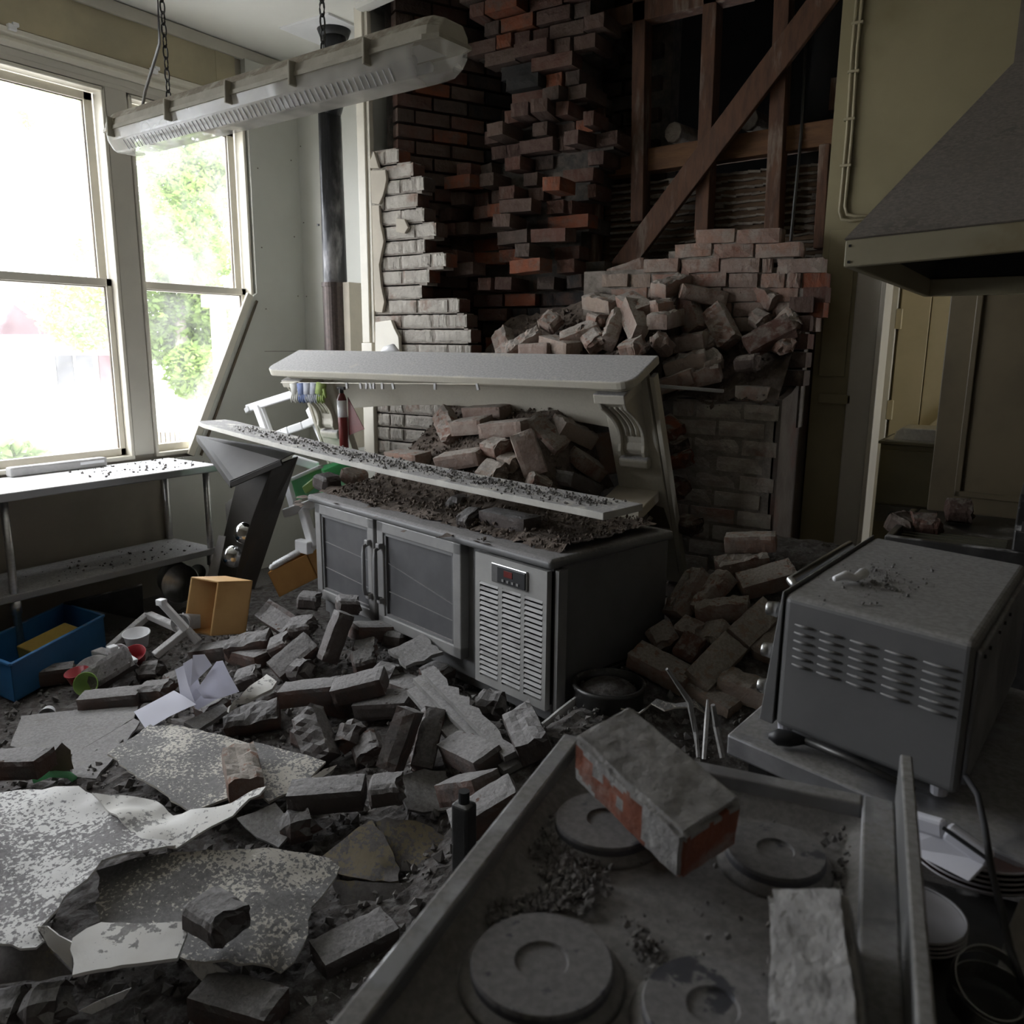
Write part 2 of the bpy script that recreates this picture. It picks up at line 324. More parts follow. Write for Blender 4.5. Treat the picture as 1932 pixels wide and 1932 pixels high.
M['sheet_dusty'] = mat('plaster_under_thick_dust', (0.60, 0.57, 0.51), (0.53, 0.50, 0.44), 0.9, scale=1.9, bump=0.5, bscale=30, dust=0.33, dustc=(0.21, 0.205, 0.20), speck=95, film=0.1)
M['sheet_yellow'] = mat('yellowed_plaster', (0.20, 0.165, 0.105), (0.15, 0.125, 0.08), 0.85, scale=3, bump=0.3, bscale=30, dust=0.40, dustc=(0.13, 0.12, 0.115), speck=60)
M['sheet_grey'] = mat('grey_plaster_board', (0.31, 0.30, 0.285), (0.23, 0.22, 0.21), 0.9, scale=5, bump=0.8, bscale=35, dust=0.45, dustc=(0.29, 0.28, 0.275), speck=50, film=0.15)
M['rubble'] = mat('rubble_and_dust', (0.105, 0.092, 0.083), (0.06, 0.053, 0.048), 0.95, scale=16, bump=1.0, bscale=50, dust=0.35, dustc=(0.15, 0.14, 0.135))
M['rubble_brown'] = mat('brown_rubble', (0.16, 0.125, 0.10), (0.09, 0.07, 0.055), 0.95, scale=16, bump=1.0, bscale=50)
M['crumb'] = mat('mortar_crumbs', (0.20, 0.19, 0.18), (0.14, 0.13, 0.122), 0.95, scale=30)
M['hob'] = mat('dust_coated_enamel', (0.20, 0.19, 0.18), (0.14, 0.135, 0.125), 0.55, 0.1, scale=4, bump=0.1, dust=0.62, dustc=(0.205, 0.195, 0.185), speck=30)
M['hob_edge'] = mat('worn_steel_edge', (0.40, 0.40, 0.41), (0.25, 0.25, 0.26), 0.4, 0.7, scale=5, dust=0.45, dustc=(0.25, 0.24, 0.23))
M['plate_iron'] = mat('dusty_cast_iron_plate', (0.085, 0.085, 0.095), (0.06, 0.06, 0.07), 0.5, 0.2, scale=7, dust=0.5, dustc=(0.19, 0.182, 0.177), speck=20)
M['oven'] = mat('dusty_oven_steel', (0.165, 0.165, 0.165), (0.14, 0.14, 0.14), 0.45, 0.25, scale=5, dust=0.75, dustc=(0.27, 0.26, 0.25), film=0.06, speck=40)
M['hood'] = mat('grimy_hood_metal', (0.20, 0.175, 0.15), (0.13, 0.115, 0.10), 0.6, 0.1, scale=4, bump=0.3, dust=0.45, dustc=(0.22, 0.195, 0.17), stretch=(1, 1, 2), speck=60)
M['hood_rim'] = mat('cream_hood_rim', (0.45, 0.41, 0.29), (0.39, 0.355, 0.25), 0.45, scale=4, stain=(0.3, 0.25, 0.15), stain_amt=0.2)
M['hood_in'] = mat('black_hood_inside', (0.025, 0.025, 0.025), (0.015, 0.015, 0.015), 0.7)  # near-black lining under the slopes
M['door_dark'] = mat('brown_door_paint', (0.15, 0.118, 0.068), (0.12, 0.095, 0.055), 0.5, scale=3)
M['tongue'] = mat('cream_lining_boards', (0.56, 0.48, 0.31), (0.50, 0.43, 0.27), 0.5, scale=3)
M['dark_metal'] = mat('dark_grey_metal', (0.09, 0.088, 0.085), (0.06, 0.058, 0.056), 0.4, 0.7, scale=5, dust=0.2)
M['olive_metal'] = mat('olive_metal_cabinet', (0.12, 0.11, 0.075), (0.09, 0.085, 0.06), 0.5, 0.1, scale=3)
M['cable'] = mat('cream_painted_cable', (0.42, 0.37, 0.24), (0.36, 0.31, 0.2), 0.5)
M['china'] = mat('white_glazed_china', (0.70, 0.70, 0.76), (0.66, 0.66, 0.72), 0.15, spec=0.6)
M['china_dust'] = mat('dusty_china', (0.34, 0.33, 0.34), (0.30, 0.29, 0.30), 0.5, scale=8)
M['brown_china'] = mat('brown_glazed_plate', (0.055, 0.026, 0.018), (0.045, 0.02, 0.014), 0.2)
M['cord'] = mat('black_rubber_cord', (0.025, 0.025, 0.027), (0.015, 0.015, 0.016), 0.6)
M['glove'] = mat('white_knit', (0.50, 0.49, 0.45), (0.40, 0.39, 0.36), 0.9)
M['bottle'] = mat('dark_plastic_bottle', (0.045, 0.045, 0.045), (0.03, 0.03, 0.03), 0.35, dust=0.3)
M['glass'] = glass_mat('dust_and_glare_glass', 0.055)  # veil mixes dust film with painted window glare
M['glare_glass'] = glass_mat('glare_veiled_glass', 0.10)  # stronger veil paints the glare haze of the dusty upper panes
M['cover'] = glass_mat('cloudy_lamp_cover', 0.46, veilc=(0.90, 0.88, 0.82), gl=0.08)
M['box_glass'] = glass_mat('dull_display_glass', 0.3)
M['paper'] = leaf_mat('thin_white_paper', (0.84, 0.84, 0.90), (0.80, 0.80, 0.87))
M['green_plastic'] = leaf_mat('translucent_green_plastic', (0.30, 0.66, 0.42), (0.42, 0.72, 0.48))
M['ground'] = mat('pale_concrete_yard', (0.36, 0.355, 0.34), (0.30, 0.295, 0.28), 0.9, scale=0.6)
M['leaf'] = leaf_mat('sunlit_leaves', (0.115, 0.19, 0.045), (0.25, 0.33, 0.11))
M['leaf2'] = leaf_mat('fresh_green_leaves', (0.26, 0.38, 0.13), (0.38, 0.48, 0.22))
M['bark'] = mat('pale_bark', (0.30, 0.26, 0.22), (0.22, 0.19, 0.16), 0.9, scale=5, bump=0.5)
M['shed_red'] = mat('faded_red_iron', (0.055, 0.026, 0.034), (0.045, 0.021, 0.028), 0.7, scale=2)
M['shed_wall'] = mat('white_outbuilding', (0.7, 0.68, 0.66), (0.66, 0.64, 0.62), 0.8)
M['mesh_grey'] = mat('grey_wire_mesh', (0.035, 0.035, 0.042), (0.025, 0.025, 0.03), 0.6)
M['pale_timber'] = mat('pale_outdoor_timber', (0.62, 0.50, 0.36), (0.55, 0.44, 0.31), 0.8)

# ------------------------------------------------------------------ room dimensions
XL, YW, YB, ZC = -4.62, 4.22, 3.75, 3.42
XT, XP = -3.53, -1.03            # left edge of the chimney breast, right side of its pier
XR, YF = 1.7, -1.7
# ------------------------------------------------------------------ structure: shell
def slab(name, a, b, m, label=None):
    o = MB().b2(a, b).obj(name, m); tag(o, label, None, None, 'structure'); return rebase(o)
slab('floor', (XL - .15, YF - .1, -.1), (XR + .1, 6.6, 0), M['floor'])
slab('ceiling', (XL, YF, ZC), (XR, YB, ZC + .06), M['ceiling'])
tag(MB().b2((XL, YB, ZC), (XT, YW, ZC + .06)).obj('ceiling', M['ceiling']), None, None, None, 'structure')
tag(MB().b2((XP, YB, ZC), (XR, YW, ZC + .06)).obj('ceiling', M['ceiling']), None, None, None, 'structure')
slab('wall_front', (XL - .15, YF - .1, 0), (XR + .1, YF, ZC), M['low_bounce_wall'])
slab('wall_right', (XR, YF, 0), (XR + .1, YW + .1, ZC), M['low_bounce_wall'])
# house above and behind, so that daylight only comes in through openings
slab('trim_roof', (XL - .2, YF - .2, 4.7), (XR + .2, 7.2, 4.8), M['dark_room'])
slab('trim_roof_gable', (XL - .2, YF - .2, ZC + .06), (XR + .2, YF - .1, 4.7), M['dark_room'])
slab('trim_roof_edge', (XL - .17, YF - .1, ZC + .0), (XL - .02, 7.1, 4.7), M['dark_room'])
slab('trim_roof_side', (XR + .1, YF - .1, ZC), (XR + .2, 7.1, 4.7), M['dark_room'])
slab('wall_roof_space', (XL - .15, 7.0, 0), (-.7, 7.1, 4.7), M['dark_room'])
slab('wall_roof_space_right', (-.9, 5.75, 2.4), (XR + .1, 5.85, 4.7), M['dark_room'])
slab('wall_void_right', (-1.26, 4.72, 0), (-1.20, 7.0, 4.7), M['dark_room'])
slab('wall_void_return', (-1.26, 4.66, 0), (-.90, 4.72, 4.7), M['dark_room'])
slab('wall_void_end', (-.98, YW + .12, 2.4), (-.90, 5.8, 4.7), M['dark_room'])
slab('wall_void_left', (XL - .15, 4.30, 0), (XL, 7.0, 4.7), M['dark_room'])

# left wall, pierced by two windows and an added unseen one
WIN = ((-.2, 1.1), (1.55, 2.84), (2.98, 3.79)); Z0, Z1 = .89, 2.95  # first opening is added out of view to give light
w = MB(); y = YF - .1
for a, b in WIN:
    w.b2((XL - .15, y, 0), (XL, a, ZC)); w.b2((XL - .15, a, 0), (XL, b, Z0)); w.b2((XL - .15, a, Z1), (XL, b, ZC)); y = b
w.b2((XL - .15, y, 0), (XL, YW + .12, ZC))
WL = tag(w.obj('wall_left', M['beige_low']), None, None, None, 'structure')
MB().b2((XL, YF, 3.12), (XL + .012, 3.74, ZC)).obj('upper_panel', M['olive'], WL)
MB().b2((XL, 3.60, 3.12), (XL + .015, 3.745, ZC - .07)).obj('joint_strip', M['olive'], WL, bevel=.002)
# board beside the window, cut off on the slant over its lower corner
MB().prism([(3.80, ZC - .07), (YW, ZC - .07), (YW, 0), (3.02, 0), (3.02, .86), (3.235, .86), (3.775, 1.885), (3.80, 1.9)],
           lambda u, v, d: (d, u, v), XL, XL + .045).obj('plaster_board', M['grey_board'], WL, bevel=.002)
MB().bar((XL + .03, 3.225, .86), (XL + .03, 3.765, 1.885), .075, .022, up=(1, 0, 0)).obj('slanted_edge_strip', M['white_trim'], WL, bevel=.004)
MB().bar((XL + .055, 3.275, .86), (XL + .055, 3.79, 1.85), .014, .01, up=(1, 0, 0)).obj('dark_edge_strip', M['putty'], WL)  # thin dark strip along the slanted edge
MB().b2((XL + .045, 3.84, 1.515), (XL + .047, YW, 1.518)).obj('board_seam', M['putty'], WL)
for yy, zz in ((3.86, 2.7), (3.86, 2.2), (3.87, 1.8), (4.15, 2.8), (4.15, 2.3), (4.16, 1.9), (3.86, 1.2), (4.1, 1.3)):
    MB().box((XL + .046, yy, zz), (.003, .007, .007)).obj('nail_head', M['putty'], WL)
# ceiling batten and picture rail
MB().b2((XL, YF, ZC - .075), (XL + .03, YW, ZC - .005)).obj('trim_1', M['trim_grey'], None, bevel=.004)['kind'] = 'structure'
pr = structure('trim_2')
MB().prism([(0, 0), (.03, 0), (.045, .025), (.03, .045), (.05, .06), (.05, .085), (0, .095)], lambda u, v, d: (XL + u, d, 3.02 + v), YF, 3.79).obj('picture_rail', M['white_trim'], pr, bevel=.003)
for yy in (2.36, 3.14):
    MB().box((XL + .05, yy, 3.105), (.03, .04, .03)).box((XL + .06, yy + .015, 3.12), (.02, .03, .02)).obj('rail_hook', M['white_plastic'], pr, bevel=.004)
MB().b2((XL, YF, 2.98), (XL + .022, 3.80, 3.02)).obj('trim_3', M['trim_grey'], None, bevel=.003)['kind'] = 'structure'
MB().b2((XL, 2.845, .9), (XL + .02, 2.975, 2.98)).obj('trim_4', M['trim_grey'], None, bevel=.004)['kind'] = 'structure'
MB().b2((XL, YF, 2.955), (XL + .021, 3.80, 2.985)).obj('trim_5', M['trim_grey'], None, bevel=.003)['kind'] = 'structure'
def window(n, a, b):
    t = structure('window_%d' % n)
    f = MB()   # bright bead round the opening
    for (p, q) in (((a, Z0), (a + .022, Z1)), ((b - .022, Z0), (b, Z1)), ((a, Z1 - .022), (b, Z1))):
        f.b2((XL - .06, p[0], p[1]), (XL + .028, q[0], q[1]))
    f.obj('window_frame', M['white_trim'], t, bevel=.006)
    MB().b2((XL - .12, a, Z0 - .01), (XL + .03, b, Z0 + .015)).obj('window_sill', M['white_trim'], t, bevel=.004)
    for nm, z0, z1, xo in (('upper_sash', 1.88, Z1 - .022, -.10), ('lower_sash', Z0 + .015, 1.93, -.06)):
        s = MB(); a2, b2 = a + .022, b - .022
        st = .05 if nm == 'upper_sash' else .035
        s.b2((XL + xo, a2, z0), (XL + xo + .035, a2 + st, z1)); s.b2((XL + xo, b2 - st, z0), (XL + xo + .035, b2, z1))
        s.b2((XL + xo, a2, z1 - .045), (XL + xo + .035, b2, z1)); s.b2((XL + xo, a2, z0), (XL + xo + .035, b2, z0 + .045))
        so = s.obj(nm, M['white_trim'], t, bevel=.004)
        MB().b2((XL + xo + .014, a2 + st - .004, z0 + .04), (XL + xo + .018, b2 - st + .004, z1 - .04)).obj('pane', M['glare_glass'] if nm == 'upper_sash' else M['glass'], so)
        bd = MB()
        for (p, q) in (((a2 + st, z0 + .045), (a2 + st + .004, z1 - .045)), ((b2 - st - .004, z0 + .045), (b2 - st, z1 - .045)), ((a2 + st, z1 - .049), (b2 - st, z1 - .045))):
            bd.b2((XL + xo + .01, p[0], p[1]), (XL + xo + .024, q[0], q[1]))
        bd.obj('putty_line', M['putty'], so)
for i, (a, b) in enumerate(WIN): window(i + 1, a, b)  # the first is the added unseen light-giving window

# back wall left of the chimney breast, and the breast's white side and corner trim
WBk = tag(MB().b2((XL, YW, 0), (XT + .02, YW + .12, ZC)).obj('wall_back', M['grey_board']), None, None, None, 'structure')
MB().b2((XL, YW - .003, 1.512), (XT, YW, 1.516)).obj('board_seam', M['putty'], WBk)
for xx, zz in ((-4.55, 2.9), (-4.55, 2.4), (-4.55, 1.9), (-4.54, 1.3), (-4.2, 2.7), (-3.7, 2.5)):
    MB().box((xx, YW - .002, zz), (.007, .003, .007)).obj('nail_head', M['putty'], WBk)
slab('wall_breast_side', (XT, YB + .02, 0), (XT + .03, YW, ZC), M['grey_board'])
t6 = MB().b2((XT - .025, YB - .02, 1.58), (XT + .035, YB + .03, ZC)).b2((XT + .035, YB - .005, 1.58), (XT + .06, YB + .03, ZC)).obj('trim_6', M['white_trim'], bevel=.004); t6['kind'] = 'structure'
t7 = MB().b2((XT - .03, YB - .025, .9), (XT + .055, YB + .03, 1.58)).obj('trim_7', M['white_trim'], bevel=.004); t7['kind'] = 'structure'
tag(MB().prism([(XT + .03, ZC - .03), (XT + .32, ZC - .0), (XT + .45, ZC + .06), (XT, ZC + .06)], lambda u, v, d: (u, d, v), YB - .06, YB + .01).obj('trim_8', M['ceiling']), None, None, None, 'structure')

# flue pipe with its guard, heat shield and ceiling plate
fl = thing('flue_pipe', 'black scorched stove flue pipe rising to a square white ceiling plate', 'flue', (-3.96, 3.92, 0))
def loc(o, p): return Vector(p) - Vector(o.location)
MB().tube([(0, 0, 1.1), (0, 0, 2.0), (0, 0, 2.965), (.005, 0, 2.975), (.085, -.03, 3.075), (.09, -.03, 3.085), (.09, -.03, 3.46)], [.076, .076, .070, .070, .070, .070, .070], 24).obj('pipe', M['flue'], fl, smooth=True)
MB().lathe([(.082, 1.0), (.082, 1.93), (.088, 1.93), (.088, 1.955), (.07, 1.955)], 28).obj('mesh_guard', M['flue_guard'], fl, smooth=False)
MB().b2((.085, -.02, .9), (.14, .1, 1.955)).obj('heat_shield', M['tan_wood'] if False else M['plaster_old'], fl, bevel=.002)
MB().b2((-.17, -.22, ZC - .012), (.24, .13, ZC)).obj('ceiling_plate', M['white_plastic'], fl, bevel=.001)
MB().lathe([(.085, ZC - .05), (.10, ZC - .012)], 24, Matrix.Translation((.09, -.03, 0))).obj('collar', M['black'], fl, smooth=True)
MB().box((-.03, -.1, 2.3), (.012, .01, .012)).obj('screw', M['flue'], fl)

# ------------------------------------------------------------------ brickwork
def brick_mesh(name, seed, mats, L=.23, Wd=.11, H=.076, rough=.004, broken=0, frog=False, nx=10, ny=5, nzz=4, faces=None, crusty=0.0):
    """brick round its own centre, edges chipped; broken: ragged end; frog: hollow in the bed"""
    r = random.Random(seed); bm = bmesh.new()
    bmesh.ops.create_cube(bm, size=1.0)
    for ax, k in ((0, nx), (1, ny), (2, nzz)):
        if k < 2: continue
        ed = [e for e in bm.edges if abs((e.verts[0].co - e.verts[1].co)[ax]) > .9 * (1.0) and abs((e.verts[0].co - e.verts[1].co).length - abs((e.verts[0].co - e.verts[1].co)[ax])) < 1e-5]
        bmesh.ops.subdivide_edges(bm, edges=ed, cuts=k - 1, use_grid_fill=True)
    so = Vector((seed * 1.7, seed * .9, seed * 2.3))
    for v in bm.verts:
        c = v.co.copy(); corner = sum(abs(abs(c[i]) - .5) < 1e-4 for i in range(3))
        p = Vector((c.x * L, c.y * Wd, c.z * H))
        if corner >= 2:
            chip = max(0.0, noise.noise(p * 38 + so)) * .9 + .12
            p -= Vector((math.copysign(1, c.x) * (abs(c.x) > .49), math.copysign(1, c.y) * (abs(c.y) > .49), math.copysign(1, c.z) * (abs(c.z) > .49))) * rough * (1.0 + chip * 1.6)
        q = p * 16 + so
        p += (noise.noise_vector(q) + .5 * noise.noise_vector(q * 3.1)) * rough * .75
        if broken and c.x > .0:
            k = (c.x * 2) ** 1.5
            p.x -= k * L * (broken * .28 + .22 * broken * noise.noise(Vector((c.y * 2.2 + seed, c.z * 2.2, seed))))
            p += noise.noise_vector(q * 2.2) * .010 * k
        if frog and c.z > .45: p.z -= .016 * sm(.46, .36, abs(c.x)) * sm(.42, .26, abs(c.y))
        if crusty and c.z > .45: p.z += crusty * (.25 + 1.1 * noise.noise(p * 22 + so) + .6 * noise.noise(p * 55 + so))
        v.co = p
    me = bpy.data.meshes.new(name)
    if faces:
        for f in bm.faces: f.material_index = faces(f.calc_center_median(), f.normal)
    bm.to_mesh(me); bm.free()
    for x in mats: me.materials.append(x)
    return me
def plain_set(tagname, mats, n=5, faces=None, rough=.0022, **k):
    return [brick_mesh(tagname, 100 + i, mats, rough=rough, faces=faces, **{**dict(nx=4, ny=2, nzz=2), **k}) for i in range(n)]
def front_face(c, n): return 1 if n.y < -.6 else 0
WALLB = plain_set('brick', [M['brick']])
SOOTB = plain_set('brick', [M['soot']])
LIMEB = plain_set('brick', [M['brick'], M['limewash']], faces=front_face, rough=.0032, nx=10, ny=2, nzz=5)
PALEB = plain_set('brick', [M['pale_brick']], rough=.004)
PIERB = plain_set('brick', [M['pale_brick'], M['pier_face']], faces=front_face, rough=.003)
def lay(parent, meshes, x0, x1, y, z, L=None, depth=.11, h=.074, rz=0.0, jy=.0, jr=.0, r=rnd, axis='x'):
    """one wall brick from x0 to x1 along its axis"""
    o = bpy.data.objects.new('brick', r.choice(meshes)); C.objects.link(o); o.parent = parent
    c = (x0 + x1) / 2; l = abs(x1 - x0)
    o.location = (c, y + depth / 2 + r.uniform(-jy, jy), z + h / 2) if axis == 'x' else (y, c, z + h / 2)
    o.rotation_euler = (r.uniform(-jr, jr), r.uniform(-jr, jr), rz + r.uniform(-jr, jr) + (0 if axis == 'x' else math.pi / 2))
    o.scale = (l / .23, depth / .11, h / .076)
    return o
PITCH = .083
def rows(tab, Y):
    """[(px, py)] edge picks -> [(z, X)] on the plane Y"""
    return [(at(px, py, Y=Y).z, at(px, py, Y=Y).x) for px, py in tab]
def nearest(tab, z): return min(tab, key=lambda q: abs(q[0] - z))[1]

# left face of the breast: limewashed outside, stepped broken edge
BL = structure('wall_chimney_left')
edge = rows([(728, 262), (754, 285), (781, 308), (802, 335), (791, 365), (803, 393), (825, 420), (804, 452), (843, 483), (812, 512), (798, 537), (869, 566), (864, 590), (882, 613), (890, 650), (892, 690), (892, 760)], YB)
z = .92; k = 0; rr = random.Random(3)
while z < 2.62:
    xe = nearest(edge, z + .04); x = XT + .06 - (.12 if k % 2 else 0); n = 0
    while x < xe - .03:
        l = .225 if rr.random() > .42 else .112
        x1 = min(x + l, xe)
        if xe - x1 < .05: x1 = xe
        lay(BL, LIMEB, max(x, XT + .05), x1 - .009, YB + rr.uniform(-.003, .005), z, h=.0755 + rr.uniform(-.002, .002), jr=.008, r=rr)
        x = x1; n += 1
    MB().b2((XT + .05, YB + .007, z - .012), (xe - .03, YB + .10, z + .079)).obj('mortar_bed', M['lime_mortar'], BL)
    z += PITCH; k += 1
# flakes of plaster still clinging to the face
def flake(poly, m, parent, Y0=YB - .006, th=.014):
    pts = [at(px, py, Y=Y0) for px, py in poly]
    return MB().prism([(p.x, p.z) for p in pts], lambda u, v, d: (u, d, v), Y0 - th, Y0 + .006).obj('plaster_flake', m, parent, bevel=.003)
flake([(702, 322), (730, 321), (732, 340), (726, 368), (718, 386), (704, 384)], M['plaster_old'], BL)
flake([(704, 388), (718, 388), (720, 420), (727, 455), (722, 480), (718, 500), (722, 540), (728, 570), (724, 590), (710, 588)], M['plaster_old'], BL)
flake([(700, 305), (708, 286), (718, 318), (702, 318)], M['plaster_old'], BL)
flake([(750, 412), (766, 414), (773, 430), (766, 441), (750, 438)], M['plaster_old'], BL, Y0=YB - .01)
flake([(712, 608), (742, 604), (748, 620), (756, 636), (758, 672), (758, 700), (712, 700)], M['white_trim'], BL, Y0=YB - .012, th=.02)
# side of the flue behind that face, running back
FW = structure('wall_flue')
A0, A1 = Vector((XT + .13, YB + .12)), Vector((-3.02, 4.62)); dv = (A1 - A0); ln = dv.length; an = math.atan2(dv.y, dv.x); dv.normalize()
z = .92; k = 0
while z < 3.7:
    s = -.115 if k % 2 else 0.0
    while s < ln:
        a, b = max(s, 0), min(s + .23, ln)
        if b - a > .04:
            c = A0 + dv * ((a + b) / 2)
            o = bpy.data.objects.new('brick', rr.choice(WALLB if z > 1.8 and b < ln * .75 else SOOTB)); C.objects.link(o); o.parent = FW
            o.location = (c.x, c.y, z + .037); o.rotation_euler = (0, rr.uniform(-.01, .01), an + rr.uniform(-.02, .02)); o.scale = ((b - a - .01) / .23, 1, .96)
        s += .23
    z += PITCH; k += 1
MB().prism([(A0.x - .03, A0.y - .02), (A1.x - .03, A1.y + .02), (A1.x - .1, A1.y + .06), (A0.x - .1, A0.y + .06)], lambda u, v, d: (u, v, d), .9, 3.9).obj('mortar_backing', M['dark_mortar'], FW)
# sooty back of the flue
z = 1.4; k = 0
while z < 3.7:
    x = -3.08 - (.115 if k % 2 else 0)
    while x < -2.25:
        lay(FW, SOOTB, max(x, -3.05), x + .222, 4.56 + rr.uniform(-.012, .012), z, r=rr, jr=.01); x += .232
    z += PITCH; k += 1
MB().b2((-3.1, 4.60, .9), (-2.0, 4.72, 3.9)).obj('mortar_backing', M['dark_mortar'], FW)
# ragged middle of the chimney: courses left standing, some bricks sticking out
BC = structure('wall_chimney_middle'); YC = 4.18
left = rows([(885, 8), (900, 30), (915, 45), (878, 78), (918, 108), (945, 145), (966, 175), (972, 200), (958, 222), (918, 255), (928, 288), (903, 305), (876, 332), (868, 352), (872, 374), (850, 396), (853, 424), (853, 455), (866, 484), (885, 512), (872, 537), (897, 567), (905, 600), (915, 640), (915, 700)], YC)
right = rows([(1112, 10), (1143, 42), (1123, 75), (1090, 105), (1093, 135), (1112, 160), (1090, 185), (1085, 208), (1138, 228), (1163, 255), (1135, 283), (1118, 315), (1098, 340), (1115, 367), (1086, 395), (1115, 418), (1100, 443), (1095, 470), (1145, 495), (1150, 530), (1160, 570), (1165, 620), (1165, 700)], YC)
z = 1.30; k = 0
while z < 3.62:
    xa, xb = nearest(left, z + .04), nearest(right, z + .04)
    x = xa; n = 0
    MB().b2((xa + .05, YC + .07, z - .01), (xb - .05, YC + .4, z + PITCH - .01)).obj('mortar_bed', M['dark_mortar'], BC)
    while x < xb - .04:
        l = rr.choice((.225, .225, .11)) if not (1.85 < z < 2.9) else rr.choice((.225, .115, .11, .12)); x1 = min(x + l, xb)
        if xb - x1 < .06: x1 = xb
        mid = 1.85 < z < 2.9 and (x1 - xa) < .95
        if mid and rr.random() < .12: x = x1; continue
        out = rr.choice((-.20, -.14, -.06, 0, .05, -.10, .04, -.03)) * (1.2 if z < 2.5 else .8) if mid else rr.uniform(-.03, .03)
        if z > 2.85 and x < xa + .3: out = rr.uniform(-.1, 0)
        b = lay(BC, SOOTB if (rr.random() < .25 and z > 2.4 and x < (xa + xb) / 2) or (z < 1.9 and rr.random() < .35) else WALLB, x, x1 - .01, YC + out, z, depth=.12 if l > .2 else .22, jr=.05 if mid else .014, r=rr, rz=rr.gauss(0, .09) if mid else 0.0)
        x = x1
    z += PITCH; k += 1
MB().b2((-2.9, YC + .12, 0), (XP, YC + .3, 1.36)).obj('mortar_backing', M['dark_mortar'], BC)
# remaining courses at the right of the breast
BRt = structure('wall_chimney_right')
YE = 4.0
for py, segs in ((445, ((1309, 1386), (1388, 1472))), (472, ((1270, 1342), (1344, 1421), (1424, 1510))),
                 (501, ((1214, 1281), (1283, 1357), (1359, 1435), (1437, 1457), (1464, 1553))),
                 (529, ((1135, 1185), (1187, 1225), (1228, 1300), (1302, 1372), (1374, 1430), (1434, 1480), (1484, 1510), (1512, 1556))),
                 (556, ((1150, 1220), (1222, 1290), (1292, 1360), (1362, 1430), (1432, 1505), (1514, 1558))),
                 (584, ((1170, 1240), (1242, 1310), (1312, 1380), (1382, 1450), (1455, 1500), (1508, 1553))),
                 (612, ((1170, 1240), (1242, 1310), (1312, 1380), (1382, 1450), (1455, 1540)))):
    for a, b in segs:
        p, q = at(a, py, Y=YE), at(b, py, Y=YE)
        lay(BRt, WALLB if 508 < (a + 4) and py > 520 and a > 1500 else PALEB, p.x, q.x, YE + rr.uniform(-.012, .012), (p.z + q.z) / 2 - .037, h=.074, jr=.015, r=rr)
zt = at(1400, 445, Y=YE).z
MB().b2((-2.2, YE + .02, 1.2), (-1.02, YE + .1, zt - .13)).b2((-1.72, YE + .02, zt - .15), (-1.1, YE + .1, zt - .05)).b2((-1.45, YE + .02, zt - .05), (-1.2, YE + .1, zt + .02)).obj('mortar_backing', M['mortar'], BRt)
z = 1.40; xq = -1.09
for k in range(5): lay(BRt, WALLB, xq, xq + .105, 3.92 + k * .01, z + k * PITCH, r=rr, jr=.02)
# pier at the right: brick front, thinly rendered cheek
BP = structure('wall_chimney_pier')
z = .0; k = 0; x0p = -1.55
while z < 1.40:
    x = x0p - (.115 if k % 2 else 0)
    top = z > 1.27
    while x < XP - .06:
        a, b = max(x, x0p + (.30 if z > 1.31 else 0)), min(x + .222, XP - .008)
        if b - a > .05: lay(BP, PIERB, a, b, YB + rr.uniform(-.006, .004), z, r=rr, jr=.008, h=.075)
        x += .232
    z += PITCH; k += 1
MB().b2((x0p + .02, YB + .005, 0), (XP - .02, YC + .2, 1.33)).obj('mortar_core', M['pier_mortar'], BP)
MB().prism([(YB + .005, 0), (YW + .02, 0), (YW + .02, 1.47), (4.1, 1.42), (3.98, 1.40), (3.9, 1.37), (YB + .005, 1.345)], lambda u, v, d: (d, u, v), XP - .03, XP).obj('render_coat', M['pier_plaster'], BP)

# studs, brace, lath and plaster behind the hole
FR = structure('wall_framing')
YS = 4.44
def stud(px0, py0, px1, py1, w=.075, d=.10, m='timber', Y=YS):
    p, q = at(px0, py0, Y=Y), at(px1, py1, Y=Y)
    return MB().bar(p, q, w, d, up=(0, 1, 0)).obj('stud', M[m], FR, bevel=.004)
stud(1213, -20, 1208, 420); stud(1347, -30, 1328, 450); stud(1482, -40, 1460, 440); stud(1560, 275, 1548, 470, w=.05); stud(1128, 180, 1120, 520, w=.06, m='timber', Y=4.42)
MB().bar(at(1575, -30, Y=4.36), at(1165, 515, Y=4.36), .125, .035, up=(0, 1, 0)).obj('diagonal_brace', M['timber'], FR, bevel=.004)
MB().bar(at(1060, 330, Y=YS + .06), at(1590, 250, Y=YS + .06), .12, .1, up=(0, 1, 0)).obj('nogging', M['timber_light'], FR, bevel=.004)
MB().bar(at(1140, 45, Y=YS), at(1420, -25, Y=YS), .1, .1, up=(0, 1, 0)).obj('top_plate', M['timber'], FR, bevel=.004)
for i in range(22):
    zz = 1.72 + i * .037
    if zz > 2.47: break
    MB().box((-1.62, YS + .085, zz), (1.45, .012, .028), (0, -.015, 0)).obj('lath', M['lath'], FR)
    b = MB(); xx = -2.3
    while xx < -.95:
        l = rr.uniform(.03, .09); dr = rr.uniform(.002, .012) * (1.8 if nz(xx * 3, zz * 4) > .15 else .5)
        b.box((xx + l / 2, YS + .073, zz + .020 - dr * .3), (l, .016 + dr * .4, .008 + dr), (0, rr.uniform(-.15, .15), 0)); xx += l * .97
    b.obj('plaster_key', M['lath_plaster'], FR)
MB().b2((-2.35, YS + .1, 1.2), (-.92, YS + .13, 2.49)).obj('plaster_back', M['lath'], FR)
for (px, py) in ((1285, 258), (1425, 235)):
    p = at(px, py, Y=4.62)
    MB().tube([p + Vector((0, -.12, 0)), p + Vector((.05, .2, .0))], .055, 9).obj('joist_end', M['lath_plaster'], FR, bevel=.006)
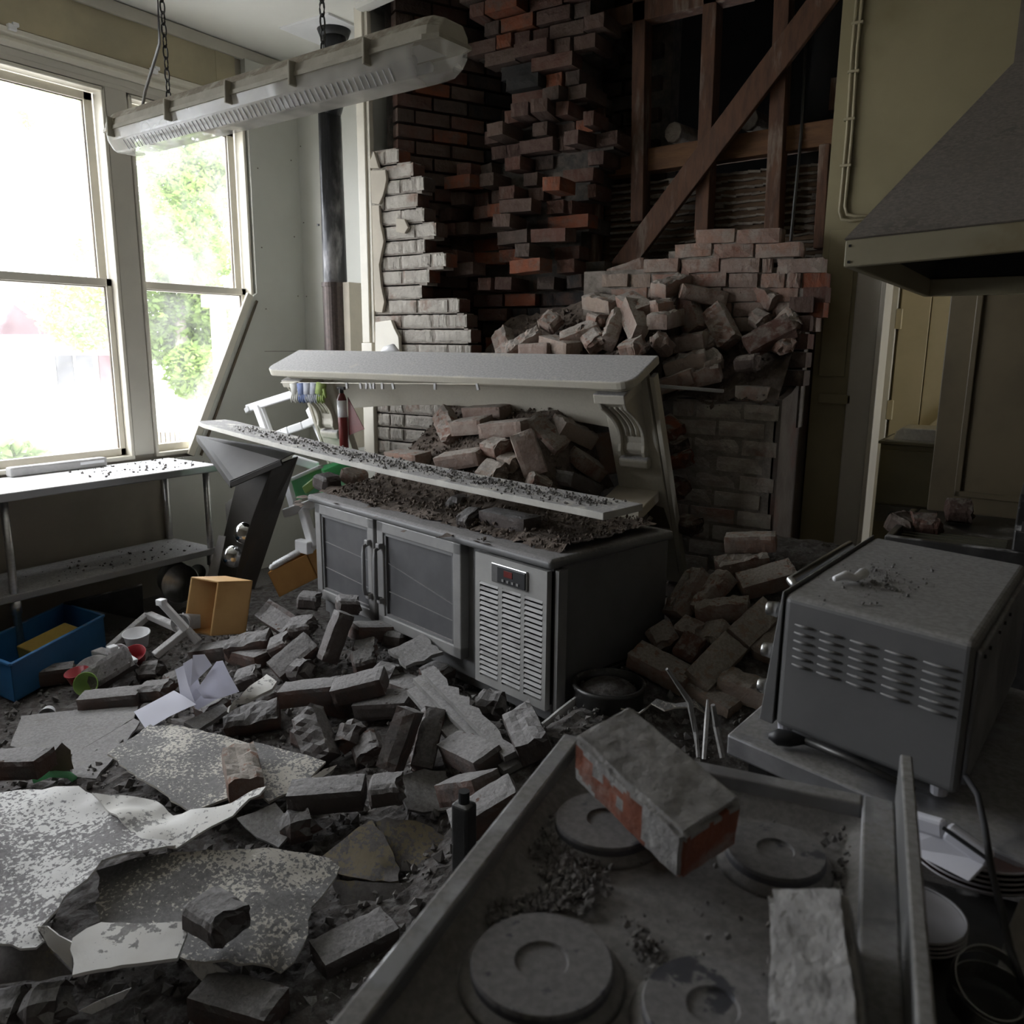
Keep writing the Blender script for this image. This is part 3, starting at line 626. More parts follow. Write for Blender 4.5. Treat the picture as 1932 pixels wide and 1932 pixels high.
MB().tube([at(1520, 85, Y=4.5), at(1512, 250, Y=4.44), at(1492, 455, Y=4.4)], .008, 6).obj('conduit', M['dark_metal'], FR)
MB().b2((-1.14, 4.6, 2.75), (-1.02, 4.7, 2.9)).obj('block', M['timber'], FR)

# yellow wall right of the breast, with the doorway
XD0, XD1, ZD = -.74, .38, 2.06
wy = MB()
wy.b2((XP + .010, YW, 0), (XD0, YW + .12, ZC)).b2((XD0, YW, ZD), (XD1, YW + .12, ZC)).b2((XD1, YW, 0), (XR, YW + .12, ZC))
WR = tag(wy.obj('wall_back_right', M['cream_wall']), None, None, None, 'structure')
MB().b2((XP + .04, YW - .012, 1.44), (XP + .16, YW, 2.12)).obj('patch_board', M['cream_wall'], WR, bevel=.003)
MB().b2((XP + .05, YW - .02, 1.31), (XP + .20, YW, 1.355)).obj('dado_stub', M['cream_wall'], WR, bevel=.004)
MB().b2((XD0 - .11, YW - .02, 0), (XD0, YW, ZD + .1)).obj('door_architrave', M['trim_grey'], WR, bevel=.006)
MB().b2((XD0, YW - .03, 0), (XD0 + .022, YW + .16, ZD)).obj('door_jamb', M['white_trim'], WR, bevel=.004)
MB().b2((-.42, YW - .008, 2.4), (-.2, YW, 2.62)).obj('blank_plate', M['cream_wall'], WR, bevel=.003)
for k in range(2):
    x = XP + .075 + k * .022
    MB().tube([(x, YW - .012, ZC), (x - .004, YW - .012, 2.9), (x + .004, YW - .012, 2.55), (x, YW - .012, 2.2 + k * .02), (x + .012, YW - .012, 2.165 + k * .02), (x + .05, YW - .012, 2.155 + k * .02), (x + .19 - k * .03, YW - .012, 2.165)], .008, 6).obj('cable', M['cable'], WR, smooth=True)
for zz in (3.3, 3.0, 2.8, 2.6, 2.4):
    MB().box((XP + .085, YW - .012, zz), (.05, .022, .012)).obj('cable_clip', M['cable'], WR, bevel=.002)
# room seen through the doorway
slab('wall_corridor_back', (-1.2, 5.6, 0), (XR + .1, 5.7, 2.4), M['tongue'])
slab('wall_corridor_left', (-1.2, 4.72, 0), (-1.12, 5.7, 2.46), M['tongue'])
slab('wall_corridor_stub', (-.98, YW + .12, 0), (-.90, 4.66, 2.46), M['tongue'])
slab('ceiling', (-.98, YW + .1, 2.4), (XR + .1, 4.72, 2.46), M['ceiling'])
slab('ceiling', (-1.2, 4.72, 2.4), (XR + .1, 5.85, 2.46), M['ceiling'])
cr = MB(); cr.b2((XR - .2, YW + .12, 0), (XR - .1, 5.7, 1.1)).b2((XR - .2, YW + .12, 2.3), (XR - .1, 5.7, 2.4)).b2((XR - .2, YW + .12, 1.1), (XR - .1, 4.88, 2.3)).b2((XR - .2, 5.26, 1.1), (XR - .1, 5.7, 2.3))  # unseen opening added here to let daylight into the passage
tag(cr.obj('wall_corridor_right', M['tongue']), None, None, None, 'structure')
d2 = structure('door_2')
for i in range(4):
    MB().b2((-.86 + i * .17, 5.555, 0), (-.86 + i * .17 + .165, 5.595, 2.05)).obj('board', M['tongue'], d2, bevel=.004)
MB().bar((-.80, 5.54, .85), (-.3, 5.54, 1.45), .09, .02, up=(0, 1, 0)).obj('brace', M['tongue'], d2, bevel=.004)
for zz in (1.75, 1.2): MB().box((-.865, 5.55, zz), (.04, .02, .12)).obj('hinge', M['tongue'], d2, bevel=.004)
MB().b2((-.98, 5.54, 0), (-.875, 5.6, 2.15)).obj('door_casing', M['white_trim'], d2, bevel=.004)
# panelled door standing open
dr = structure('door_1')
dr.location = (-.13, 3.98, 0); dr.rotation_euler = (0, 0, math.radians(-4))
MB().b2((-.30, 0, .02), (.62, .045, 2.0)).obj('leaf', M['door_dark'], dr, bevel=.004)
for xa, xb in ((-.20, .1), (.22, .5)):
    for za, zb in ((.95, 1.9), (.15, .75)):
        f = MB()
        for p, q in (((xa, za), (xa + .025, zb)), ((xb - .025, za), (xb, zb)), ((xa, za), (xb, za + .025)), ((xa, zb - .025), (xb, zb))):
            f.b2((p[0], -.014, p[1]), (q[0], .0, q[1]))
        pn = f.obj('panel_moulding', M['door_dark'], dr, bevel=.004)
# ------------------------------------------------------------------ counter fridge
fg = thing('counter_fridge', 'grey stainless under-counter fridge with two glass doors, buried in rubble', 'fridge', (-2.979, 2.77, 0), math.radians(-13.5))
FLn, FD = 1.625, .665
MB().b2((0.0, .05, .2), (FLn, FD, .815)).obj('body', M['fridge'], fg, bevel=.006)
MB().b2((-.03, -.035, .815), (FLn + .02, FD + .012, .852)).obj('worktop', M['fridge'], fg, bevel=.016, seg=4)
MB().b2((0.02, .02, .255), (FLn - .02, .06, .815)).obj('front_plinth', M['fridge'], fg)
for (xa, xb, hx) in ((.02, .53, .497), (.555, 1.14, .588)):
    d = MB(); za, zb = .335, .815
    for p, q in (((xa, za), (xa + .05, zb)), ((xb - .05, za), (xb, zb)), ((xa, za), (xb, za + .05)), ((xa, zb - .05), (xb, zb))):
        d.b2((p[0], -.022, p[1]), (q[0], .022, q[1]))
    dd = d.obj('door', M['fridge_frame'], fg, bevel=.005)
    MB().b2((xa + .046, -.006, za + .046), (xb - .046, .004, zb - .046)).obj('glass', M['fridge_glass'], dd)
    g = MB()
    for p, q in (((xa + .05, za + .05), (xa + .062, zb - .05)), ((xb - .062, za + .05), (xb - .05, zb - .05)), ((xa + .05, za + .05), (xb - .05, za + .062)), ((xa + .05, zb - .062), (xb - .05, zb - .05))):
        g.b2((p[0], -.016, p[1]), (q[0], 0, q[1]))
    g.obj('inner_bead', M['fridge'], dd)
    MB().bar((xa + .07, -.0075, .63), (xb - .07, -.0075, .55 if xa > .3 else .61), .003, .006, up=(0, 1, 0)).obj('shelf_line', M['fridge'], dd)
    MB().bar((xa + .07, -.0075, .50), (xb - .07, -.0075, .48), .003, .006, up=(0, 1, 0)).obj('shelf_line', M['fridge'], dd)
    MB().tube([(hx, -.022, .70), (hx, -.05, .69), (hx, -.056, .66), (hx, -.056, .50), (hx, -.05, .47), (hx, -.022, .46)],   .0095, 8).obj('handle', M['fridge'], dd, smooth=True)
    for mz in (.455, .705): MB().box((hx, -.03, mz), (.028, .026, .026)).obj('handle_mount', M['fridge_frame'], dd, bevel=.005)
pn = MB()
PX0, PX1, PZ0, PZ1 = 1.235, 1.62, .285, .805
cols = ((1.262, 1.365), (1.388, 1.488), (1.508, 1.600)); LZ0, LZ1 = .315, .695
xs = [PX0] + [v for c in cols for v in c] + [PX1]
for i in range(0, len(xs), 2): pn.b2((xs[i], -.028, PZ0), (xs[i + 1], -.004, PZ1))
for a, b in cols: pn.b2((a, -.028, PZ0), (b, -.004, LZ0)).b2((a, -.028, LZ1), (b, -.004, PZ1))
vp = pn.obj('vent_panel', M['fridge_panel'], fg, bevel=.0)
MB().b2((PX0 + .01, .0, PZ0 + .01), (PX1 - .01, .018, PZ1 - .01)).obj('vent_backing', M['dark_gap'], fg)
sl = None
for a, b in cols:
    for i in range(19):
        zz = LZ0 + (i + .5) * (LZ1 - LZ0) / 19
        o = MB().box(((a + b) / 2, -.018, zz), (b - a, .022, .0125), (math.radians(-28), 0, 0)).obj('louvre', M['fridge_panel'], vp)
MB().b2((1.335, -.036, .71), (1.525, -.026, .785)).obj('control_frame', M['steel_clean'], vp, bevel=.004)
dsp = MB().b2((1.372, -.040, .716), (1.522, -.034, .779)).obj('display', M['black'], vp, bevel=.003)
MB().b2((1.410, -.0415, .745), (1.455, -.0395, .768)).obj('red_digits_window', M['red'], vp)
for i in range(4): MB().box((1.405 + i * .026, -.041, .729), (.011, .003, .009)).obj('button', M['fridge_frame'], vp)
MB().b2((1.638, -.005, .21), (1.655, .04, .81)).obj('corner_post', M['fridge_frame'], fg)
for i in range(4):
    MB().box((FLn + .001, .39, .30 + i * .022), (.004, .33, .010)).obj('side_slot', M['dark_gap'], fg)
for x in (.06, .8, 1.56):
    for y in (.1, .6): MB().lathe([(.022, 0), (.022, .2)], 12, Matrix.Translation((x, y, 0))).obj('leg', M['dark_metal'], fg)

# ------------------------------------------------------------------ fallen mantelpiece
mt = thing('mantelpiece', 'cream painted wooden fireplace mantelpiece tipped forward over the grey fridge', 'mantelpiece', (-2.56, 3.72, .5))
mt.rotation_euler = (math.radians(22.2), 0, 0)
def rounded(xa, xb, ya, yb, r, n=6):
    p = [(xa, yb), (xb, yb)]
    for cx, a0 in ((xb - r, 0), (xa + r, -90)):
        for i in range(n + 1):
            a = math.radians(a0 - 90 * i / n); p.append((cx + r * math.cos(a), ya + r + r * math.sin(a)))
    return p
MB().prism(rounded(-1.115, 1.11, -.25, .035, .07), lambda u, v, d: (u, v, d), 1.068, 1.108).obj('shelf', M['mantel'], mt, bevel=.008, seg=3)
MB().prism(rounded(-1.05, 1.06, -.19, .02, .05), lambda u, v, d: (u, v, d), 1.03, 1.068).obj('bed_mould', M['mantel'], mt, bevel=.012, seg=3)
arch = [(-1.0, 1.04), (1.0, 1.04), (1.0, .76)] + [(.83 - i * 1.66 / 16, .775 + .062 * math.sin(math.pi * i / 16)) for i in range(17)] + [(-1.0, .76)]
MB().prism(arch, lambda u, v, d: (u, d, v), -.025, .0).obj('frieze', M['mantel'], mt, bevel=.004)
for s in (-1, 1):
    xo, xi = (1.095, .85) if s > 0 else (-1.09, -.85)
    MB().prism([(xi, 1.04), (xo - .02 * s, 1.04), (xo + .02 * s, .05), (xo + .03 * s, -.05), (xi + .02 * s, -.05)], lambda u, v, d: (u, d, v), -.045, .0).obj('leg', M['mantel'], mt, bevel=.005)
    MB().bar((xo + .005 * s, -.02, 1.04), (xo + .035 * s, -.02, -.05), .022, .05, up=(0, 1, 0)).obj('edge_strip', M['mantel'], mt, bevel=.003)
    xm = .975 * s
    prof = [(1.03, -.04), (1.03, -.20), (.99, -.205), (.95, -.19)] + [(.95 - .19 * i / 8, -.19 + .12 * math.sin(math.pi / 2 * i / 8)) for i in range(1, 9)] + [(.72, -.075), (.69, -.09), (.665, -.085), (.65, -.04)]
    cb = MB().prism([(u, v + .022 if -.19 <= v <= -.07 else v) for u, v in prof], lambda u, v, d: (d, v, u), xm - .05, xm + .05).obj('corbel', M['mantel'], mt, bevel=.004)
    for k in (-1, 1): MB().prism(prof, lambda u, v, d: (d, v, u), xm + k * .05, xm + k * .066).obj('corbel_cheek', M['mantel'], cb, bevel=.003)
    MB().b2((xm - .075, -.215, .985), (xm + .075, -.04, 1.03)).obj('corbel_cap', M['mantel'], cb, bevel=.006)
    for k in (-.026, 0, .026):
        rp = [(.955 - .20 * i / 10, -.17 + .12 * math.sin(math.pi / 2 * i / 10)) for i in range(11)]
        MB().tube([(xm + k, v, u) for u, v in rp], .009, 6).obj('flute', M['mantel'], cb, smooth=True)
    MB().b2((xm - .075, -.085, .60), (xm + .075, -.04, .65)).obj('corbel_foot', M['mantel'], mt, bevel=.014, seg=3)
MB().prism([(.99, .40), (1.08, .38), (1.10, .27), (1.0, .27), (.995, .33)], lambda u, v, d: (u, d, v), -.05, -.044).obj('paint_loss', M['door_dark'], mt)
# drying line with pegs, gloves and fire extinguisher hanging under the shelf
wl = thing('peg_line', 'thin white wire with small pegs stretched along the mantel shelf edge', 'wire', (0, 0, 0))
LA, LB = at(530, 722, Y=3.02), at(905, 725, Y=3.02)
MB().tube([LA, LB], .0025, 5).obj('wire', M['white_trim'], wl)
for px in (670, 697, 708, 716, 722, 738, 758, 832, 902):
    p = LA.lerp(LB, (px - 530) / 375.0); MB().box(p - Vector((0, 0, .012)), (.012, .01, .03), (0, rnd.uniform(-.3, .3), 0)).obj('peg', M['grey_plastic'], wl)
rebase_thing(wl)
glove_lab = ['off-white knitted glove at the left end of the peg line', 'dark blue glove pegged second on the line', 'grey-white glove pegged in the middle of the bunch', 'pale glove with grey fingers beside the green one', 'yellow-green glove pegged last in the bunch']
for i, px in enumerate((562, 577, 590, 604, 616)):
    p = LA.lerp(LB, (px - 530) / 375.0); gl = MB()
    gl.box(p - Vector((0, 0, .03)), (.05, .02, .06), (0, .1 * (i - 2), .2))
    for k in range(4): gl.tube([p + Vector((-.018 + k * .012, 0, -.05)), p + Vector((-.022 + k * .014 + .006 * (i % 3 - 1), -.004, -.085)), p + Vector((-.024 + k * .015 + .01 * (i % 3 - 1), .002, -.105 + .006 * (k % 2)))], [.008, .0075, .005], 7)
    gl.tube([p + Vector((.022, 0, -.03)), p + Vector((.036, -.004, -.06)), p + Vector((.038, -.002, -.075))], [.009, .008, .005], 7)
    tag(rebase(gl.obj('glove', M[('glove', 'glove_blue', 'glove_grey', 'glove_grey', 'glove_green')[i]], smooth=True)), glove_lab[i], 'glove', 'gloves on the peg line')
fe = thing('fire_extinguisher', 'slim red fire extinguisher hanging below the left end of the mantel shelf', 'extinguisher', (0, 0, 0))
e0, e1 = at(650, 846, Y=3.12), at(644, 738, Y=3.12); ax = (e1 - e0)
MB().tube([e0, e0 + ax * .02, e0 + ax * .85, e0 + ax * .93, e0 + ax * .97], [.022, .025, .025, .018, .011], 18).obj('cylinder', M['red'], fe, smooth=True)
MB().tube([e0 + ax * .96, e0 + ax * 1.04], .012, 10).box(e0 + ax * 1.05, (.05, .016, .016)).obj('valve', M['dark_metal'], fe)
MB().tube([e0 + ax * .55, e0 + ax * .84], .0256, 18).obj('paper_label', M['white_plastic'], fe, smooth=True)
MB().prism([(0, 0), (.11, -.16), (0, -.2)], lambda u, v, d: e1 + Vector((.035 + u, .01 + d, v - .03)), 0, .004).obj('red_tag', M['red'], fe)
rebase_thing(fe)

# ------------------------------------------------------------------ fallen shelf board across fridge and gantry
bd = MB(); PL, PR = Vector((-4.14, 3.06, 1.10)), Vector((-1.215, 2.55, .998))
a = (PR - PL).normalized(); n = Vector((-a.y, a.x, 0)).normalized(); nseg = 30
vs = []; fs = []
for i in range(nseg + 1):
    t = i / nseg; p = PL.lerp(PR, t); p.z -= .022 * math.sin(math.pi * t); w = .105 + .012 * t
    if t < .03: w *= .8 + t * 6.6
    for sy, sz in ((-1, 0), (1, 0), (1, 1), (-1, 1)): vs.append(p + n * sy * w + Vector((0, 0, sz * .026)))
for i in range(nseg):
    for k in range(4): fs.append((i * 4 + k, i * 4 + (k + 1) % 4, i * 4 + 4 + (k + 1) % 4, i * 4 + 4 + k))
fs += [(0, 1, 2, 3), (nseg * 4 + 3, nseg * 4 + 2, nseg * 4 + 1, nseg * 4)]
bt = thing('shelf_board', 'long white shelf board covered in grit lying from steel gantry to fridge top', 'board', (0, 0, 0))
bd.add(vs, fs); bd.obj('plank', M['dusty_white'], bt, bevel=.003)
def crumbs(n, fn, s0=.004, s1=.014, seed=1):
    """angular grains; fn(r) -> (point, size factor)"""
    r = random.Random(seed); g = MB()
    for _ in range(n):
        p, k = fn(r); s = (s0 + (s1 - s0) * r.random() ** 3) * k
        R = Euler((r.uniform(0, 6), r.uniform(0, 6), r.uniform(0, 6))).to_matrix()
        q = [R @ Vector(c) * (s * r.uniform(.6, 1.15)) for c in ((1, 0, 0), (-1, 0, 0), (0, 1, 0), (0, -1, 0), (0, 0, .8), (0, 0, -.8))]
        g.add([p + c for c in q], [(0, 2, 4), (2, 1, 4), (1, 3, 4), (3, 0, 4), (2, 0, 5), (1, 2, 5), (3, 1, 5), (0, 3, 5)])
    return g
def on_board(r):
    t = r.betavariate(1.3, 1.1) * .88 + .10; p = PL.lerp(PR, t); p.z += -.022 * math.sin(math.pi * t) + .03
    return p + n * r.gauss(0, .045), 1.0
tag(crumbs(1900, on_board, .002, .010, 4).obj('grit', M['crumb'], bt), kind='stuff')
rebase_thing(bt)

# ------------------------------------------------------------------ stainless bench under the windows
bn = thing('steel_bench', 'long stainless steel prep bench with lower shelf below the left window', 'bench', (-4.32, 2.0, 0))
BY0, BY1 = -1.4, 1.04
MB().b2((-.24, BY0, .83), (.245, BY1, .872)).obj('bench_top', M['steel'], bn, bevel=.006)
MB().b2((-.22, BY0 + .04, .335), (.225, BY1 - .03, .372)).obj('lower_shelf', M['steel_shelf'], bn, bevel=.004)
for x in (-.2, .2):
    for y in (BY0 + .06, -.14, BY1 - .06):
        MB().lathe([(.019, 0.0), (.019, .83)], 14, Matrix.Translation((x, y, 0))).obj('leg', M['steel_clean'], bn, smooth=True)
        MB().lathe([(.026, .27), (.026, .335)], 14, Matrix.Translation((x, y, 0))).obj('shelf_collar', M['steel_clean'], bn, smooth=True)
tag(crumbs(130, lambda r: (Vector((r.uniform(-.2, .2), .7 + r.gauss(0, .18), .875)), 1.0), .003, .014, 6).obj('grit', M['rubble'], bn), kind='stuff')
tag(crumbs(70, lambda r: (Vector((r.uniform(-.15, .18), .5 + r.gauss(0, .25), .375)), 1.0), .003, .012, 8).obj('grit', M['rubble'], bn), kind='stuff')
bt2 = thing('window_tray', 'pale grey plastic tray standing along the window sill at the bench back', 'tray', (XL + .075, 2.34, .872))
MB().b2((-.03, -.25, 0), (.03, .28, .052)).obj('tray_body', M['grey_plastic'], bt2, bevel=.01)
MB().b2((.03, .12, .025), (.032, .26, .04)).obj('raised_lettering_strip', M['white_plastic'], bt2)

# ------------------------------------------------------------------ fluorescent batten light on chains
lt = thing('batten_light', 'weatherproof fluorescent batten light with ribbed cover hanging from two chains', 'light', (0, 0, 0))
La, Lb = Vector((-3.07, 1.955, 2.345)), Vector((-1.425, 1.852, 2.345)); ax = (Lb - La).normalized(); sd = Vector((ax.y, -ax.x, 0))
def lp(s, u, v): return La + ax * s + sd * u + Vector((0, 0, v))
LL = (Lb - La).length
def hull(prof, caps, name, m, **k):
    secs = []; g = MB()
    for s, sc, dz in caps: secs.append([lp(s, u * sc, v * (sc if v > 0 else sc) + dz) for u, v in prof])
    k_ = len(prof); vs = [p for sct in secs for p in sct]; fs = []
    for i in range(len(secs) - 1): fs += [(i * k_ + j, i * k_ + (j + 1) % k_, (i + 1) * k_ + (j + 1) % k_, (i + 1) * k_ + j) for j in range(k_)]
    fs += [tuple(range(k_)), tuple(range((len(secs) - 1) * k_, len(secs) * k_))]
    return g.add(vs, fs).obj(name, m, lt, **k)
hull([(-.075, 0), (.075, 0), (.07, .03), (.045, .06), (-.045, .06), (-.07, .03)], [(-.012, .80, 0), (.02, .97, 0), (.05, 1, 0), (LL - .05, 1, 0), (LL - .02, .97, 0), (LL + .012, .80, 0)], 'housing', M['lamp_body'], bevel=.004)
hull([(-.072, 0), (.072, 0), (.066, -.04), (.04, -.078), (-.04, -.078), (-.066, -.04)], [(-.015, .78, 0), (.02, .96, 0), (.06, 1, 0), (LL - .06, 1, 0), (LL - .02, .96, 0), (LL + .015, .78, 0)], 'diffuser', M['cover'], bevel=.006)
MB().bar(lp(.06, 0, -.004), lp(LL - .06, 0, -.004), .1, .006).obj('gear_tray', M['ceiling'], lt)
for u in (-.032, .032): MB().tube([lp(.1, u, -.032), lp(LL - .1, u, -.032)], .013, 10).obj('tube', M['white_plastic'], lt, smooth=True)
hull([(-.078, -.006), (.078, -.006), (.078, .006), (-.078, .006)], [(-.018, .82, 0), (.03, 1, 0), (LL - .03, 1, 0), (LL + .018, .82, 0)], 'gasket', M['lamp_body'])
for f in (.04, .27, .48, .67, .86):
    for u in (-1, 1):
        MB().bar(lp(f * LL, u * .078, -.032), lp(f * LL, u * .076, .035), .03, .010, up=tuple(ax)).obj('clip', M['lamp_body'], lt, bevel=.003)
for i in range(60):
    s = .12 + i * (LL - .26) / 60
    MB().bar(lp(s, .064, -.047), lp(s, .043, -.076), .003, .002, up=tuple(ax)).obj('rib', M['white_plastic'], lt)
def chain(f, nm):
    b = lp(f * LL, 0, .06); top = ZC - .05; k = 0; z = b.z
    while z < top:
        pts = []
        for i in range(12):
            t = 2 * math.pi * i / 12; du = .009 * math.cos(t); dz = .022 * math.sin(t)
            pts.append(b + Vector((du if k % 2 else 0, 0 if k % 2 else du, z - b.z + .018 + dz)))
        MB().tube(pts, .0028, 5, closed=True).obj('chain_link', M['dark_metal'], lt, smooth=True)
        z += .036; k += 1
chain(.20, 'a'); chain(.70, 'b')
MB().tube([lp(.09 * LL, 0, .06), lp(.11 * LL, 0, .12), lp(.19 * LL, .01, .25), lp(.20 * LL, .012, .5), lp(.20 * LL, .012, ZC - .005 - lp(0, 0, 0).z)], .006, 6).obj('supply_cable', M['grey_plastic'], lt, smooth=True)
rebase_thing(lt)

# ------------------------------------------------------------------ toppled heat-lamp gantry
gt = thing('heat_lamp_gantry', 'brown-grey steel heat lamp gantry standing tipped on end beside the bench', 'gantry', (0, 0, 0))
hT, hB = at(561, 861, Y=3.02), at(478, 1112, Y=2.98); nT, nB = at(512, 884, Y=2.84), at(440, 1108, Y=2.78); lT, lB = at(447, 905, Y=2.98), at(398, 1112, Y=2.94)
def sheet3(pts, th, nrm=None):
    nrm = nrm or (pts[1] - pts[0]).cross(pts[2] - pts[0]).normalized(); nn = len(pts)
    vs = [p for p in pts] + [p + nrm * th for p in pts]
    return MB().add(vs, [tuple(range(nn)), tuple(range(nn, 2 * nn))[::-1]] + [(i, (i + 1) % nn, nn + (i + 1) % nn, nn + i) for i in range(nn)])
sheet3([lT, hT, hB, lB], .006).obj('back_plate', M['steel_brown'], gt, bevel=.002)
cur = [nT.lerp(nB, i / 8) + Vector((-.03 * math.sin(math.pi * i / 8), 0, 0)) for i in range(9)]
sheet3([hT] + cur + [hB], .006, Vector((.8, .6, 0)).normalized()).obj('side_flange', M['steel_brown'], gt, bevel=.002)
pA, pD, pC, pB = at(372, 822, Y=3.12), at(436, 909, Y=2.72), at(532, 868, Y=2.80), at(562, 853, Y=3.10)
tp = sheet3([pA, pD, pC, pB], .008).obj('end_plate', M['steel_shaded'], gt, bevel=.002)
MB().bar(pA + Vector((0, 0, -.015)), pD + Vector((0, 0, -.015)), .012, .04).bar(pD + Vector((0, 0, -.015)), pC + Vector((0, 0, -.012)), .012, .03).obj('end_plate_lip', M['steel_shaded'], gt, bevel=.003)
for (px, py, Y) in ((463, 1006, 2.87), (440, 1050, 2.84)):
    c = at(px, py, Y=Y); fw = (Vector((-.9, .2, 1.3)) - c).normalized()
    R = Matrix.Translation(c) @ fw.to_track_quat('Z', 'Y').to_matrix().to_4x4()
    MB().lathe([(.014, -.10), (.02, -.08), (.03, -.06), (.052, -.025), (.062, .0), (.061, .008), (.05, .022), (.03, .030), (.01, .033)], 26, R).obj('lamp_bulb', M['chrome'], gt, smooth=True)
sheet3([at(412, 1010, Y=2.86), at(425, 1012, Y=2.86), at(408, 1095, Y=2.84), at(388, 1098, Y=2.84)], .004).obj('bracket', M['grey_plastic'], gt)
rebase_thing(gt)

# ------------------------------------------------------------------ white plastic chair thrown against the wall
ch = thing('plastic_chair', 'white moulded plastic garden chair upended between gantry and mantelpiece', 'chair', (0, 0, 0))
def pbar(name, a, b, Y0, Y1, w, t, m='white_plastic', par=ch):
    return MB().bar(at(*a, Y=Y0), at(*b, Y=Y1), w, t, up=(0, 1, 0)).obj(name, M[m], par, bevel=.008, seg=3)
pbar('top_rail', (466, 771), (565, 740), 3.55, 3.6, .05, .03); pbar('rail_tip', (467, 768), (471, 778), 3.55, 3.55, .045, .04)
pbar('back_post', (484, 768), (507, 830), 3.55, 3.5, .05, .03); pbar('back_slat', (494, 766), (517, 828), 3.57, 3.52, .012, .03)
pts = [at(520, 822, Y=3.5), at(545, 812, Y=3.5), at(572, 803, Y=3.53), at(600, 790, Y=3.56)]
for i in range(3): MB().bar(pts[i], pts[i + 1], .05, .03, up=(0, 1, 0)).obj('cross_rail', M['white_plastic'], ch, bevel=.008)
pbar('back_post', (583, 770), (618, 850), 3.6, 3.55, .05, .03)
pbar('seat_edge', (540, 968), (604, 945), 3.1, 3.12, .05, .06); pbar('seat_edge', (553, 866), (600, 880), 3.3, 3.35, .05, .03)
pbar('front_leg', (572, 962), (592, 1035), 3.08, 3.0, .055, .04); pbar('front_leg', (540, 905), (556, 962), 3.2, 3.15, .055, .03); pbar('leg_foot', (562, 1028), (586, 1034), 2.98, 2.98, .07, .05)
pbar('stretcher', (590, 1010), (604, 1000), 3.1, 3.12, .05, .03)
rebase_thing(ch)
gb = thing('storage_tub', 'pale green translucent storage tub squeezed between gantry and fridge', 'tub', (0, 0, 0))
P = [at(549, 905, Y=3.22), at(606, 880, Y=3.25), at(606, 925, Y=3.25), at(545, 952, Y=3.22)]
sheet3(P, .004).obj('tub_side', M['green_plastic'], gb)
sheet3([p + Vector((0, .25, .02)) for p in P], .004).obj('tub_side', M['green_plastic'], gb)
sheet3([P[0], P[1], P[1] + Vector((0, .25, .02)), P[0] + Vector((0, .25, .02))], .004).obj('tub_base', M['green_plastic'], gb)
MB().bar(P[0], P[1], .04, .02).obj('tub_rim', M['white_plastic'], gb, bevel=.006)
MB().bar(at(575, 925, Y=3.2), at(600, 905, Y=3.2), .03, .05).obj('folded_bag', M['lime'], gb, bevel=.01)
rebase_thing(gb)

# ------------------------------------------------------------------ boxes, tub and small plastic things on the floor at left
def open_box(name, label, cat, O, ex, ey, ez, th, m, lip=0.0, group=None):
    """open box: O corner, ex/ey base edges, ez depth towards the opening"""
    t = thing(name, label, cat, (0, 0, 0), 0, group)
    O, ex, ey, ez = Vector(O), Vector(ex), Vector(ey), Vector(ez)
    ux, uy, uz = ex.normalized(), ey.normalized(), ez.normalized()
    def slabp(o, a, b, c): return [o + a * i + b * j + c * k for i in (0, 1) for j in (0, 1) for k in (0, 1)]
    MB().hexa(slabp(O, ex, ey, uz * th)).obj('base', m, t, bevel=th * .3)
    MB().hexa(slabp(O, ex, uy * th, ez)).obj('side', m, t, bevel=th * .3)
    MB().hexa(slabp(O + ey - uy * th, ex, uy * th, ez)).obj('side', m, t, bevel=th * .3)
    MB().hexa(slabp(O, ux * th, ey, ez)).obj('end', m, t, bevel=th * .3)
    MB().hexa(slabp(O + ex - ux * th, ux * th, ey, ez)).obj('end', m, t, bevel=th * .3)
    if lip:
        r = MB()
        for p, q in ((O + ez, O + ez + ex), (O + ez + ey, O + ez + ey + ex), (O + ez, O + ez + ey), (O + ez + ex, O + ez + ex + ey)): r.bar(p, q, lip, lip * .6)
        r.obj('rim', m, t, bevel=lip * .15)
    return t
tb = [at(195, 1160, Z=.21), at(120, 1138, Z=.21), at(-60, 1222, Z=.21)]
ex = Vector((tb[0].x - tb[1].x, tb[0].y - tb[1].y, 0)); ey = Vector((tb[2].x - tb[1].x, tb[2].y - tb[1].y, 0))
O = Vector((tb[1].x, tb[1].y, .03))
rebase_thing(open_box('plastic_tub', 'blue plastic tub holding a yellow carton on the floor under the bench', 'tub', O, ex, ey, (0, 0, .175), .008, M['blue'], .018))
yc = MB().box(O + ex * .55 + ey * .42 + Vector((0, 0, .085)), (.12, .26, .10), (.15, .1, .15)).obj('carton', [M['yellow_box']], bevel=.004)
tag(rebase(yc), 'yellow and green food carton lying in the blue plastic tub', 'carton')
b0 = at(412, 1172, Z=.32)
dv_ = at(464, 1196, Z=.185) - at(398, 1200, Z=.20); a_, b_, d_ = at(360, 1088, Z=.46), at(410, 1091, Z=.455), at(345, 1190, Z=.215)
bx = open_box('wooden_box', 'tan wooden box tipped on its side with white cups spilling out', 'box', d_ + dv_, at(398, 1200, Z=.20) - d_, a_ - d_, -dv_, .008, M['tan_wood'])
rebase_thing(bx)
d_, c_, a_ = at(527, 1127, Z=.28), at(600, 1090, Z=.33), at(505, 1081, Z=.41)
ob = open_box('serving_drawer', 'orange-brown drawer of stacked paper cups wedged against the fridge', 'drawer', d_, c_ - d_, Vector((-.06, .15, .03)), a_ - d_, .008, M['orange_wood'])
rebase_thing(ob)
